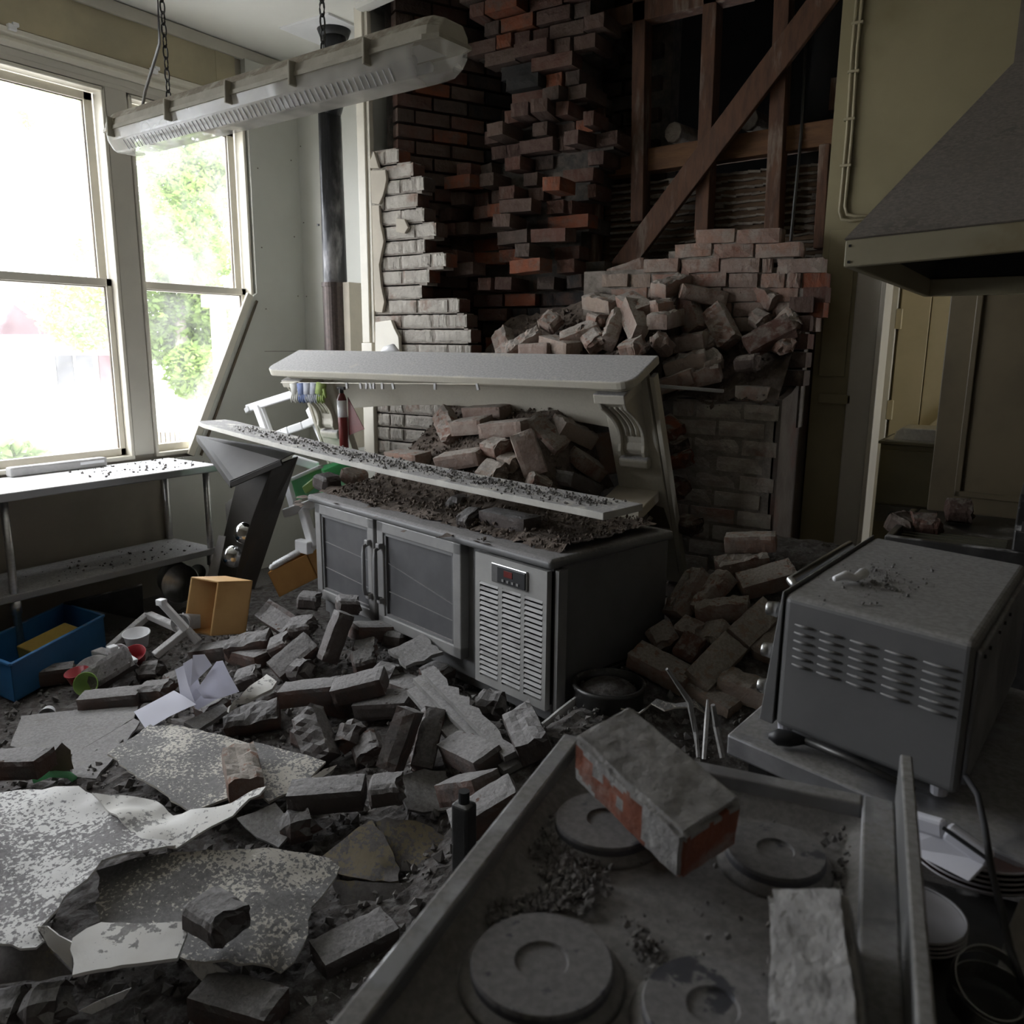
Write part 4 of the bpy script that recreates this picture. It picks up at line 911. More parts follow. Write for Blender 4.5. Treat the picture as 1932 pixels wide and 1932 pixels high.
for r_ in range(2):
    t = thing('cup_stack', ['stack of white paper cups lying at the front of the orange drawer', 'stack of white paper cups lying at the back of the orange drawer'][r_], 'cups', (0, 0, 0), 0, 'cup stacks in the orange drawer')
    p0 = at(510, 1072, Z=.43) + Vector((-.018, .035, .004)) * r_; p1 = at(563, 1042, Z=.465) + Vector((-.018, .035, .004)) * r_; d = (p1 - p0)
    Rm = d.to_track_quat('Z', 'Y').to_matrix().to_4x4()
    for i in range(14):
        MB().lathe([(.010, 0), (.014, .010), (.0165, .012), (.0165, .014), (.009, .004)], 14, Matrix.Translation(p0 + d * (i / 14)) @ Rm).obj('cup', M['white_plastic'], t, smooth=True)
    rebase_thing(t)
def cup(name, label, px, py, z, r, h, rot, m, cat='cup', group=None):
    o = MB().lathe([(r * .78, 0), (r, h), (r * 1.06, h), (r * 1.06, h * .93), (r * .95, h * .93), (r * .72, .004)], 22, None).obj(name, m, smooth=True)
    o.location = at(px, py, Z=z); o.rotation_euler = rot; return tag(o, label, cat, group)
cup('cup', 'white mug lying in the mouth of the tan box, leftmost', 355, 1172, .26, .045, .08, (1.4, 0, .5), M['grey_plastic'], group='mugs by the tan box')
cup('cup', 'white mug lying deeper inside the tan box', 378, 1172, .26, .042, .08, (1.5, 0, -.6), M['grey_plastic'], group='mugs by the tan box')
cup('plastic_bowl', 'white round plastic pot standing inside the fallen dusty rack', 260, 1218, .14, .06, .07, (.1, .1, 0), M['white_plastic'], 'pot')
cup('plastic_bowl', 'small white pot lying left of the round white pot', 232, 1238, .13, .045, .06, (1.0, .3, .5), M['white_plastic'], 'pot')
cup('plastic_bowl', 'white lid-shaped dish lying beside the red bowl', 178, 1265, .08, .07, .03, (.3, .2, 0), M['grey_plastic'], 'dish')
cup('plastic_bowl', 'red plastic bowl behind the tilted brick at left', 150, 1285, .07, .05, .05, (.2, 0, 0), M['red_plastic'], 'bowl')
cup('plastic_bowl', 'lime green bowl standing on edge against the tilted brick', 168, 1290, .09, .05, .04, (1.2, .3, .6), M['lime'], 'bowl')
cup('paper_cup', 'white paper cup lying on the bare floor at far left', 92, 1342, .05, .032, .07, (1.45, 0, 1.0), M['white_plastic'])
cup('plastic_bowl', 'red and white tub tucked behind the white pot', 258, 1245, .12, .05, .05, (.4, .3, 0), M['red_plastic'], 'tub')
for i, (px, py, z, r) in enumerate(((335, 1092, .14, .10), (348, 1104, .15, .11), (376, 1082, .2, .05))):
    cup('steel_bowl', ['flat steel bowl behind the larger one under the bench', 'large steel mixing bowl tipped up under the bench end', 'small steel bowl near the gantry foot under the bench'][i], px, py, z, r, r * .55, (1.15, 0, .55), M['steel_clean'], 'bowl', 'steel bowls under the bench')
# grey panel leaning below the bench shelf
gp = sheet3([at(118, 1140, Z=.22), at(268, 1104, Z=.30), at(272, 1172, Z=.08), at(190, 1150, Z=.10)], .02).obj('board_panel', M['dark_metal'], bevel=.004)
tag(rebase(gp), 'dark grey panel leaning under the bench behind the blue tub', 'panel')
# white plastic frames
fr = thing('dish_rack', 'dusty white plastic rack with two long arms lying beside the blue tub', 'rack', (0, 0, 0))
def zb(name, a, b, w, t, par, m='grey_plastic'):
    return MB().bar(at(a[0], a[1], Z=a[2]), at(b[0], b[1], Z=b[2]), w, t).obj(name, M[m], par, bevel=.005)
zb('arm', (205, 1225, .12), (280, 1160, .24), .045, .03, fr); zb('arm', (280, 1160, .24), (352, 1192, .24), .04, .03, fr); zb('foot', (182, 1230, .1), (235, 1243, .1), .06, .035, fr)
rebase_thing(fr)
fr = thing('towel_stand', 'white plastic stand with crossed bars sticking up before the tan box', 'stand', (0, 0, 0))
zb('bar', (304, 1136, .40), (352, 1188, .26), .04, .03, fr, 'white_plastic'); zb('bar', (352, 1188, .26), (375, 1212, .20), .035, .03, fr); zb('bar', (348, 1192, .25), (292, 1237, .17), .045, .03, fr); zb('tip', (298, 1135, .40), (311, 1137, .40), .035, .03, fr, 'white_plastic')
rebase_thing(fr)
tag(rebase(MB().bar(at(208, 1222, Z=.2), at(252, 1250, Z=.16), .05, .02).box(at(212, 1223, Z=.21), (.04, .04, .025)).obj('plastic_clip', M['white_plastic'], bevel=.006)), 'white plastic clip lying on top of the tilted brick', 'clip')
# magazines behind bench leg
mg = [at(424, 950, Y=3.32), at(447, 934, Y=3.32)]; mg = mg + [Vector((mg[1].x + .06, mg[1].y - .02, 0)), Vector((mg[0].x + .06, mg[0].y - .02, 0))]
tag(rebase(sheet3(mg, .04).obj('tall_folder', M['grey_plastic'], bevel=.003)), 'pale upright folder standing on the floor behind the gantry', 'folder')

# ------------------------------------------------------------------ foreground cooker hob
hz = .91
hb = thing('electric_cooker', 'dust coated electric cooker top with four round hotplates in the foreground', 'cooker', (-.656, 1.168, 0), math.radians(10))
Hm = Matrix.Translation((-.656, 1.168, 0)) @ Matrix.Rotation(math.radians(10), 4, 'Z'); Hi = Hm.inverted()
def hl(px, py, z=hz): return Hi @ at(px, py, Z=z)
HW, HD = .535, .86
MB().b2((.01, -HD, 0.02), (HW - .06, -.01, .84)).obj('body', M['oven'], hb, bevel=.006)
rim = MB(); rw = .032
for p_, q_ in (((0, -HD), (rw, 0)), ((rw, -rw), (HW - .05, 0)), ((HW - .05, -HD), (HW - .005, 0)), ((rw, -HD), (HW - .05, -HD + .06))):
    MB().b2((p_[0], p_[1], .84), (q_[0], q_[1], hz)).obj('rim', M['hob_edge'], hb, bevel=.004)
# pan with raised swages
gx, gy = 40, 56; vs = []; fs = []
for j in range(gy + 1):
    for i in range(gx + 1):
        x = rw + (HW - .05 - rw) * i / gx; y = -rw - (HD - .06 - rw) * j / gy
        e = min(x - rw, HW - .05 - x, -rw - y, HD - .06 + y)
        z = .868 + .02 * (1 - sm(0, .03, e)) + .006 * sm(.012, 0, abs(abs(y + .36) - .04)) - .0 + .0015 * nz(x, y, 0, 9)
        vs.append((x, y, z)); 
for j in range(gy):
    for i in range(gx): q = j * (gx + 1) + i; fs.append((q, q + 1, q + gx + 2, q + gx + 1))
MB().add(vs, fs).obj('hob_pan', M['hob'], hb, smooth=True)
for px, py, rp in ((1022, 1812, .082), (1143, 1545, .075), (1463, 1602, .068), (1345, 1898, .075)):
    c = hl(px, py, .892); T = Matrix.Translation((c.x, c.y, 0))
    MB().lathe([(rp * 1.18, .868), (rp * 1.13, .874), (rp * 1.03, .879), (rp * 1.0, .880)], 40, T).obj('plate_ring', M['hob'], hb, smooth=True)
    hp = MB().lathe([(rp, .874), (rp, .888), (rp * .985, .8905), (rp * .97, .8925), (rp * .38, .8925), (rp * .35, .889), (.001, .889)], 44, T).obj('hotplate', M['plate_iron'], hb, smooth=False)
MB().b2((HW - .005, -HD, .84), (HW + .012, .005, .985)).obj('side_splash', M['oven'], hb, bevel=.003)
def on_hob(r):
    k = r.random()
    if k < .45:
        t = r.random(); c = hl(1035 + 70 * t + r.gauss(0, 22), 1570 + 125 * t + r.gauss(0, 26), .872)
    elif k < .7:
        t = r.random(); c = hl(930 + 150 * t + r.gauss(0, 10), 1730 - 40 * t + r.gauss(0, 12), .872)
    elif k < .85:
        t = r.random(); c = hl(1200 + 60 * t + r.gauss(0, 12), 1750 + 130 * t + r.gauss(0, 12), .872)
    elif k < .93: c = hl(1590 + r.gauss(0, 22), r.uniform(1540, 1760), .872)
    else: c = hl(r.uniform(1150, 1600), r.uniform(1500, 1900), .872)
    return c + Vector((0, 0, .004)), 1.0
tag(crumbs(2000, on_hob, .0012, .0085, 12).obj('mortar_grit', M['crumb'], hb), kind='stuff')
# black bottle beside the hob
bo = thing('bottle', 'square dark plastic bottle with a black cap standing beside the cooker', 'bottle', tuple(at(876, 1675, Z=.25)))
MB().b2((-.025, -.022, 0), (.025, .022, .235)).obj('bottle_body', M['bottle'], bo, bevel=.008, seg=3)
MB().lathe([(.014, .235), (.014, .265)], 16).obj('cap', M['black'], bo)

# ------------------------------------------------------------------ oven on its table
ov = thing('benchtop_oven', 'grey metal countertop oven with louvred side standing on a small table', 'oven', (-.407, 1.60, .80))
OT = [Vector(p) for p in ((-.407, 1.601), (-.065, 1.50), (-.021, 2.16), (-.355, 2.245))]
OT[2] = OT[1] + (OT[3] - OT[0]) * 1.0
def o3(i, z, dx=0.0): return Vector((OT[i].x - OT[0].x + dx, OT[i].y - OT[0].y + (.0 if True else 0), z))
ux = (OT[1] - OT[0]); uy = (OT[3] - OT[0]); UX = Vector((ux.x, ux.y, 0)); UY = Vector((uy.x, uy.y, 0))
def oq(a, b, z): return UX * a + UY * b + Vector((0, 0, z))
HT = .30
MB().hexa([oq(a, b, z) for a in (0, 1) for b in (0, 1) for z in (.02, HT)]).obj('casing', M['oven'], ov, bevel=.014, seg=4)
MB().hexa([oq(-.10, 0.0, .02), oq(-.012, 0.0, HT + .004), oq(-.10, 1.0, .02), oq(-.012, 1.0, HT + .004), oq(-.01, 0.0, .02), oq(.0, 0.0, HT + .004), oq(-.01, 1.0, .02), oq(.0, 1.0, HT + .004)]).obj('door', M['oven'], ov, bevel=.008, seg=3)
MB().tube([oq(-.04, .2, HT - .03), oq(-.10, .2, HT - .01), oq(-.10, .85, HT - .01), oq(-.04, .85, HT - .03)], .010, 10).obj('handle', M['steel_clean'], ov, smooth=True)
for b, z in ((.04, .255), (.04, .165), (.04, .085)): MB().lathe([(.016, 0), (.014, .02), (.012, .022)], 14, Matrix.Translation(oq(-.06 - (.26 - z) * .12, b + .0, z)) @ Matrix.Rotation(math.radians(-90), 4, 'Y')).obj('knob', M['steel_clean'], ov, smooth=True)
for a, b in ((.08, .19), (.23, .355), (.40, .535), (.585, .725), (.775, .935)):
    for k in range(6):
        z = HT - .055 - k * .0165
        MB().tube([oq(a, 0, z) + Vector((0, -.002, 0)), oq((a + b) / 2, 0, z) + Vector((0, -.006, 0)), oq(b, 0, z) + Vector((0, -.002, 0))], [.0015, .0035, .0022], 7).obj('louvre', M['oven'], ov, smooth=True)
MB().hexa([oq(a, b, z) for a in (.995, 1.025) for b in (.02, .98) for z in (.04, HT - .015)]).obj('back_panel', M['red'] if False else M['hob_edge'], ov, bevel=.004)
for b in (.06, .14, .3, .4, .5): MB().box(oq(1.028, b, HT - .03), (.006, .006, .006)).obj('screw', M['dark_metal'], ov)
for a in (.03, .9):
    for b in (.06, .92): MB().lathe([(.014, -.005), (.017, .022)], 12, Matrix.Translation(oq(a, b, 0))).obj('foot', M['china'], ov)
tag(crumbs(230, lambda r: (oq(.35 + r.gauss(0, .13), .38 + r.gauss(0, .13), HT + .003), 1.0), .0012, .006, 15).obj('grit', M['crumb'], ov), kind='stuff')
tag(rebase(MB().tube([oq(.16, .22, HT + .012) + ov.location, oq(.2, .27, HT + .016) + ov.location, oq(.25, .28, HT + .012) + ov.location, oq(.27, .34, HT + .016) + ov.location], [.006, .01, .008, .012], 8).obj('cloth_scrap', M['white_plastic'], smooth=True)), 'small twisted white scrap lying on the oven top', 'scrap')
tbl = thing('side_table', 'small grey metal table carrying the countertop oven', 'table', (0, 0, 0))
t0 = at(1372, 1385, Z=.79); tx = UX.normalized(); ty = UY.normalized()
t0 = Vector((t0.x, t0.y, 0))
MB().hexa([t0 + tx * a + ty * b + Vector((0, 0, z)) for a in (0, 1.5) for b in (0, .75) for z in (.745, .79)]).obj('table_top', M['hob_edge'], tbl, bevel=.005)
for a in (.06, 1.4):
    for b in (.06, .7): MB().b2(tuple(t0 + tx * a + ty * b + Vector((-.02, -.02, 0))), tuple(t0 + tx * a + ty * b + Vector((.02, .02, .745)))).obj('leg', M['dark_metal'], tbl)
rebase_thing(tbl)
lad = thing('kitchen_spatula', 'dark plastic spoon with long handle lying against the oven base', 'spoon', (0, 0, 0))
P0, P1, P2, P3 = at(1450, 1388, Z=.81), at(1520, 1398, Z=.812), at(1600, 1430, Z=.815), at(1725, 1490, Z=.81)
MB().tube([P0, P0.lerp(P1, .25), P0.lerp(P1, .6), P1], [.006, .017, .016, .007], 12).obj('bowl', M['black'], lad, smooth=True)
MB().tube([P1, P2, P3], [.008, .007, .006], 8).obj('handle', M['dark_metal'], lad, smooth=True)
rebase_thing(lad)

# ------------------------------------------------------------------ things on the right-hand shelf
sh = thing('steel_shelf', 'low dark steel shelf beside the cooker holding plates and cutters', 'shelf', (0, 0, 0))
sh.location = hb.location; sh.rotation_euler = hb.rotation_euler
MB().b2((HW - .05, -.75, .70), (HW + .75, .10, .73)).obj('shelf_top', M['dark_metal'], sh, bevel=.004)
for x, y in ((HW - .03, -.7), (HW + .7, -.7), (HW - .03, .06), (HW + .7, .06)): MB().b2((x - .015, y - .02, 0), (x + .02, y + .02, .70)).obj('leg', M['dark_metal'], sh)
def plate_stack(name, label, px, py, z0, n, r, m1, m2, dz=.008, group=None, sq=1.0):
    t = thing(name, label, 'plates', tuple(at(px, py, Z=z0)), 0, group)
    for i in range(n):
        o = MB().lathe([(r * .6, i * dz), (r * .72, i * dz + .002), (r, i * dz + .014), (r * .995, i * dz + .017), (r * .93, i * dz + .0145), (r * .70, i * dz + .006), (.001, i * dz + .006)], 40).obj('plate', m2 if i < n - 1 else m1, t, smooth=True)
        o.scale = (sq, 1, 1)
        MB().tube([(r * .985 * math.cos(q), r * .985 * math.sin(q), i * dz + .016) for q in (2 * math.pi * w_ / 40 for w_ in range(40))], .0022, 5, closed=True).obj('rim_line', M['china_dust'], o, smooth=True)
    return t
plate_stack('plate_stack', 'stack of brown oval plates with pale rims under the white dish', 1838, 1632, .735, 5, .10, M['brown_china'], M['brown_china'], .009)
plate_stack('plate_stack', 'stack of dusty round plates half hidden behind the cooker side', 1722, 1762, .735, 4, .068, M['china_dust'], M['brown_china'], .007)
wd = thing('white_dish', 'white rectangular china dish leaning upside down on the brown plates', 'dish', (0, 0, 0))
Q = [at(1700, 1540, Z=.82), at(1785, 1565, Z=.83), at(1870, 1625, Z=.81), at(1830, 1665, Z=.785), at(1700, 1600, Z=.78)]
sheet3(Q, .012).obj('dish_back', M['china'], wd, bevel=.006, seg=3)
MB().tube([Q[1] + Vector((-.004, -.012, .008)), Q[2] + Vector((-.004, -.012, .008))], .003, 6).obj('rim_line', M['black'], wd)
MB().bar(Q[0], Q[1], .02, .03).bar(Q[1], Q[2], .02, .03).obj('dish_wall', M['china'], wd, bevel=.006)
rebase_thing(wd)
def ring(label, px, py, z, r, h, rot):
    o = MB().lathe([(r, 0), (r, h), (r - .0015, h), (r - .0015, 0), (r, 0)], 40, None, caps=False).obj('cutter_ring', M['steel_clean'], smooth=False)
    o.location = at(px, py, Z=z); o.rotation_euler = rot; return tag(o, label, 'ring', 'steel cutter rings on the shelf')
ring('steel pastry ring leaning on top of the other ring', 1862, 1862, .765, .045, .022, (.5, .3, 0))
ring('steel pastry ring lying flat at the lower right corner', 1865, 1905, .735, .05, .03, (.1, .1, 0))
sc = thing('bench_scraper', 'flat steel scraper with a hole standing beside the pastry rings', 'scraper', (0, 0, 0))
MB().prism([(0, 0), (.06, 0), (.05, .09), (.035, .14), (.02, .14), (.01, .09)], lambda u, v, d: at(1872, 1870, Z=.74) + Vector((u * .9, .02 + v * .35 + d, v * .75)), 0, .002).obj('blade', M['steel_clean'], sc)
MB().lathe([(.005, 0), (.005, .003)], 12, Matrix.Translation(at(1895, 1745, Z=.835))).obj('hang_hole', M['black'], sc)
rebase_thing(sc)
cd = MB(); cp = [(1822, 1465, .86), (1845, 1500, .87), (1858, 1560, .88), (1870, 1640, .89), (1890, 1720, .89), (1905, 1790, .89), (1932, 1860, .88)]
cd.tube([at(x, y, Z=z) for x, y, z in cp], .005, 8)
tag(rebase(cd.obj('power_cord', M['cord'], smooth=True)), 'black power cord hanging from the back of the oven', 'cord')

# ------------------------------------------------------------------ extraction hood
hd = thing('extraction_hood', 'grimy sloping metal extraction hood with a cream rim above the grill', 'hood', (0, 0, 0))
X0, X1, Y0, Y1, zb0, rh = -.48, 1.5, 2.20, 3.60, 1.772, .064
def hz_(x, y): return zb0 + (x - X0) * (.052 if y < 2.9 else .006)
r = MB(); tk = .022
cs = [(X0, Y0), (X1, Y0), (X1, Y1), (X0, Y1)]
for i in range(4):
    (xa, ya), (xb, yb) = cs[i], cs[(i + 1) % 4]
    vs = []
    cx, cy = (X0 + X1) / 2, (Y0 + Y1) / 2
    for (x, y) in ((xa, ya), (xb, yb)):
        for k in (0, tk):
            xx = x + (k if x < cx else -k); yy = y + (k if y < cy else -k)
            for z in (0, rh): vs.append((xx, yy, hz_(x, y) + z))
    r.hexa([vs[j] for j in (0, 1, 2, 3, 4, 5, 6, 7)])
r.obj('rim', M['hood_rim'], hd, bevel=.003)
TX0, TX1, TY0, TY1, TZ = -.215, 1.2, 2.86, 3.4, 2.36
lo = [Vector((x, y, hz_(x, y) + rh)) for x, y in cs]; hi = [Vector(p) for p in ((TX0, TY0, TZ), (TX1, TY0, TZ), (TX1, TY1, TZ), (TX0, TY1, TZ))]
for i, nm in enumerate(('front_slope', 'right_slope', 'back_slope', 'left_slope')):
    j = (i + 1) % 4; sheet3([lo[i], lo[j], hi[j], hi[i]], .004).obj(nm, M['hood'], hd)
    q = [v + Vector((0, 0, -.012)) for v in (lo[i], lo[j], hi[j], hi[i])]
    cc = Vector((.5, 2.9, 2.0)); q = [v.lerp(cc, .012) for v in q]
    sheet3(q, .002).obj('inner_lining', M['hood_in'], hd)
MB().b2((TX0, TY0, TZ), (TX1, TY1, ZC - .001)).obj('duct', M['hood'], hd)
for z in (.012, .05): MB().box((X0 + .012, Y0 - .001, zb0 + z), (.006, .004, .006)).obj('rivet', M['hood_in'], hd)
rebase_thing(hd)
# grill below the hood
gr = thing('char_grill', 'dark steel char grill with brick debris below the extraction hood', 'grill', (-.45, 3.05, 0))
MB().b2((0, 0, 0), (1.3, .9, .885)).obj('body', M['dark_metal'], gr, bevel=.006)
MB().b2((0, 0, .86), (1.3, .03, .935)).b2((0, .03, .86), (.025, .6, .935)).obj('front_rail', M['dark_metal'], gr, bevel=.004)
for i in range(5): MB().b2((.03, .06 + i * .05, .90), (.36, .075 + i * .05, .915)).obj('grate_bar', M['olive_metal'], gr)
MB().prism([(.03, .86), (.03, 1.0), (.16, 1.10), (.5, 1.10), (.5, .86)], lambda u, v, d: (.38 + d, u, v), 0, .5).obj('side_console', M['dark_metal'], gr, bevel=.006)
MB().b2((.4, .02, 1.0), (.42, .04, 1.03)).obj('console_knob', M['steel_clean'], gr)
# cabinet and roasting lid in the corridor
cb = thing('corridor_cabinet', 'olive metal cabinet standing in the passage beyond the doorway', 'cabinet', (-.745, 4.62, 0))
MB().b2((0, 0, 0), (.5, .42, 1.09)).obj('body', M['olive_metal'], cb, bevel=.005)
MB().b2((.005, -.012, .78), (.495, 0, 1.06)).obj('drawer_front', M['olive_metal'], cb, bevel=.004)
MB().b2((.005, -.012, .68), (.495, 0, .77)).obj('control_strip', M['dark_metal'], cb, bevel=.004)
MB().lathe([(.018, 0), (.016, .02)], 14, Matrix.Translation((.09, -.012, .725)) @ Matrix.Rotation(math.radians(90), 4, 'X')).obj('dial', M['black'], cb)
MB().b2((-.01, -.02, 1.09), (.51, .43, 1.105)).obj('top', M['olive_metal'], cb, bevel=.003)
rl = thing('dish_cover', 'domed steel dish cover with loop handle on the olive cabinet', 'cover', (-.56, 4.78, 1.105))
MB().prism([(-.14, 0), (.19, 0), (.185, .01), (.17, .05), (.15, .068), (-.10, .068), (-.125, .05), (-.135, .01)], lambda u, v, d: (u, d, v), -.12, .12).obj('dome', M['steel_clean'], rl, bevel=.02, seg=3)
MB().b2((-.17, -.15, 0), (.21, .15, .006)).obj('flange', M['steel_clean'], rl)
MB().tube([(.08, 0, .068), (.09, 0, .09), (.12, 0, .1), (.15, 0, .09), (.16, 0, .068)], .006, 8).obj('loop_handle', M['steel_clean'], rl, smooth=True)

# ------------------------------------------------------------------ drum in the dark corner beside the fridge
dm = thing('steel_drum', 'dark round steel bin filled with grit beside the fridge corner', 'bin', tuple(Vector((-1.225, 2.50, .0))))
MB().lathe([(.12, 0), (.125, .02), (.125, .37), (.132, .38), (.132, .395), (.12, .395), (.118, .36)], 36, caps=False).obj('shell', M['dark_metal'], dm, smooth=True)
tag(MB().lathe([(.119, .35), (.08, .385), (.03, .40), (.001, .402)], 24).obj('fill', M['rubble'], dm, smooth=True), kind='stuff')
tag(crumbs(260, lambda r: (Vector((lambda a, q: (q * math.cos(a), q * math.sin(a), .395 - q * .25))(r.uniform(0, 6.28), .11 * r.random() ** .5)), 1.0), .002, .008, 22).obj('grit', M['crumb'], dm), kind='stuff')
# split timber and torn lining standing between drum and table
def tornstrip(label, pts, w, m, name='torn_strip', cat='strip'):
    o = MB().tube(pts, w, 6).obj(name, m); return tag(rebase(o), label, cat)
sheet_pts = lambda q: [at(x, y, Z=z) for x, y, z in q]
tornstrip('long pale splinter of lath leaning up behind the cooker', sheet_pts([(1258, 1262, .72), (1300, 1322, .6), (1312, 1380, .5), (1318, 1430, .45)]), [.004, .009, .008, .006], M['sheet_grey'], 'timber_splinter', 'splinter')
tornstrip('short upright split of lath nearest the oven table', sheet_pts([(1345, 1330, .62), (1352, 1370, .55), (1364, 1430, .48)]), [.006, .010, .009], M['sheet_grey'], 'timber_splinter', 'splinter')
tornstrip('thin pale sliver standing between the two lath splinters', sheet_pts([(1335, 1320, .62), (1334, 1350, .57), (1328, 1432, .46)]), [.003, .007, .006], M['sheet'], 'timber_splinter', 'splinter')
# ------------------------------------------------------------------ rubble heaps (loose grit and dust that nobody could count)
def seg_d(x, y, a, b):
    t = max(0, min(1, ((x - a[0]) * (b[0] - a[0]) + (y - a[1]) * (b[1] - a[1])) / ((b[0] - a[0]) ** 2 + (b[1] - a[1]) ** 2)))
    return math.hypot(x - a[0] - t * (b[0] - a[0]), y - a[1] - t * (b[1] - a[1]))
def h_floor(x, y):
    d = seg_d(x, y, (-3.0, 2.62), (-1.3, 2.22))
    h = .025 + .19 * math.exp(-(d / .42) ** 2) + .07 * math.exp(-(seg_d(x, y, (-2.6, 1.5), (-1.2, 1.5)) / .6) ** 2)
    h += sm(-1.42, -1.25, x) * (1 - sm(-.72, -.5, x)) * (.12 * sm(1.3, 1.9, y) + .60 * sm(2.2, 3.62, y))
    # keep under the fridge clear
    ca, sa = math.cos(math.radians(13.5)), math.sin(math.radians(13.5)); dx, dy = x + 2.979, y - 2.77
    lx, ly = dx * ca - dy * sa, dx * sa + dy * ca
    if -.02 < lx < 1.66 and ly > -.02: h = min(h, .19)
    if y > 2.9 and x < -3.0: h = min(h, .05)
    return h
def h_fridge(x, y):
    ca, sa = math.cos(math.radians(13.5)), math.sin(math.radians(13.5)); dx, dy = x + 2.979, y - 2.77
    lx, ly = dx * ca - dy * sa, dx * sa + dy * ca
    if lx < -.05 or lx > 1.61 or (ly > .64 and x > -1.76): return -3
    return .852 + .03 * sm(.02, .12, ly) + .43 * sm(.14, .95, ly) * (1 - sm(-1.98, -1.74, x)) * sm(-.05, .12, lx) + .008 * nz(x, y, 0, 8)
def h_breast(x, y):
    if x < -2.75 or x > -1.02 or (x > -1.60 and y < 3.72): return -1
    if x > -1.60: return 1.345 + (y - 3.75) * 1.15 + .05 * nz(x, y, 0, 5)
    return 1.36 + (y - 3.5) * .78 + .16 * math.exp(-((x + 1.45) / .35) ** 2) - .10 * sm(-2.0, -2.6, x) if y > 3.3 else -1
def heap(name, label, h, x0, x1, y0, y1, m, step=.03, amp=.012, keep=None, zmin=-.5):
    nx, ny = int((x1 - x0) / step), int((y1 - y0) / step); idx = {}; vs = []; fs = []
    for j in range(ny + 1):
        for i in range(nx + 1):
            x, y = x0 + i * step, y0 + j * step
            if keep and not keep(x, y): continue
            z = h(x, y)
            if z < zmin: continue
            idx[i, j] = len(vs); vs.append((x, y, z + amp * (nz(x, y, 3, 9) + .8 * nz(x, y, 7, 25) + .5 * nz(x, y, 1, 60)) - amp * .6))
    for (i, j) in list(idx):
        q = [(i, j), (i + 1, j), (i + 1, j + 1), (i, j + 1)]
        if all(k in idx for k in q): fs.append(tuple(idx[k] for k in q))
    return tag(rebase(MB().add(vs, fs).obj(name, m)), label, 'rubble', None, 'stuff')
heap('floor_rubble', 'grey dust and broken mortar covering the kitchen floor', h_floor, -4.2, -.55, .75, 3.72, M['rubble'], .025, .014)
heap('fridge_rubble', 'brown grit and mortar heaped on the fridge worktop', h_fridge, -3.05, -1.2, 2.42, 3.6, M['rubble_brown'], .02, .010, keep=lambda x, y: h_fridge(x, y) > .854, zmin=.5)
heap('breast_rubble', 'brown rubble slope filling the broken chimney breast', h_breast, -2.75, -1.04, 3.42, 4.16, M['rubble_brown'], .025, .02, zmin=.5)
def grit(name, label, h, n, x0, x1, y0, y1, m, s0, s1, seed, keep=None):
    def f(r):
        while True:
            x, y = r.uniform(x0, x1), r.uniform(y0, y1)
            if not keep or keep(x, y): return Vector((x, y, h(x, y) + .004)), 1.0
    return tag(rebase(crumbs(n, f, s0, s1, seed).obj(name, m)), label, 'grit', None, 'stuff')
grit('floor_grit', 'scattered mortar crumbs over the floor rubble', h_floor, 5200, -3.9, -.62, .85, 2.75, M['crumb'], .003, .024, 31, keep=lambda x, y: nz(x, y, 5, 2.2) > -.25 or y > 2)
grit('fridge_grit', 'mortar crumbs scattered over the rubble on the fridge', h_fridge, 3600, -2.9, -1.3, 2.42, 3.5, M['rubble_brown'], .003, .015, 32, keep=lambda x, y: h_fridge(x, y) > .856)
grit('breast_grit', 'mortar crumbs scattered in the chimney breast rubble', h_breast, 900, -2.7, -1.08, 3.5, 4.1, M['rubble_brown'], .004, .024, 33, keep=lambda x, y: h_breast(x, y) > 0)

# ------------------------------------------------------------------ loose bricks
def variants(m, n0=0):
    return {'whole': [brick_mesh('loose_brick', n0 + i, [m], rough=.003, crusty=.014 if i in (1, 3) else 0.0) for i in range(5)],
            'half': [brick_mesh('broken_brick', n0 + 20 + i, [m], rough=.006, broken=.9, L=.15) for i in range(4)],
            'frog': [brick_mesh('frogged_brick', n0 + 40 + i, [m], rough=.003, frog=True, nx=7, ny=5, nzz=2) for i in range(2)],
            'lump': [brick_mesh('brick_lump', n0 + 60 + i, [m], rough=.012, broken=.8, L=.14, Wd=.10, H=.085, nx=5, ny=3, nzz=3) for i in range(4)]}
VD, VR, VP = variants(M['dust_brick'], 200), variants(M['brick'], 300), variants(M['pale_brick'], 400)
ORD = ['leftmost', 'second from left', 'third from left', 'fourth from left', 'fifth from left', 'sixth from left', 'seventh from left', 'eighth from left', 'ninth from left', 'tenth from left', 'eleventh from left', 'twelfth from left', 'thirteenth from left', 'fourteenth from left', 'fifteenth from left', 'sixteenth from left', 'seventeenth from left', 'eighteenth from left', 'nineteenth from left', 'twentieth from left', 'rightmost but one', 'rightmost']
def place(P, Q, roll, kind, V, sx=None, W_=1.0, H_=1.0):
    d = Q - P; L = d.length; x = d.normalized()
    y = Vector((0, 0, 1)).cross(x)
    y = Vector((0, 1, 0)) if y.length < .05 else y.normalized()
    z = x.cross(y); R = Matrix((x, y, z)).transposed()
    R = R @ Matrix.Rotation(math.radians(roll), 3, 'X')
    me = rnd.choice(V[kind]); base = .23 if kind in ('whole', 'frog') else .15
    L = min(max(L, .9 * base), 1.12 * base) if sx is None else sx
    o = bpy.data.objects.new({'whole': 'loose_brick', 'half': 'broken_brick', 'frog': 'frogged_brick', 'lump': 'brick_lump'}[kind], me)
    C.objects.link(o)
    o.matrix_world = Matrix.Translation((P + Q) / 2) @ R.to_4x4() @ Matrix.Diagonal((L / base, W_, H_, 1))
    return o
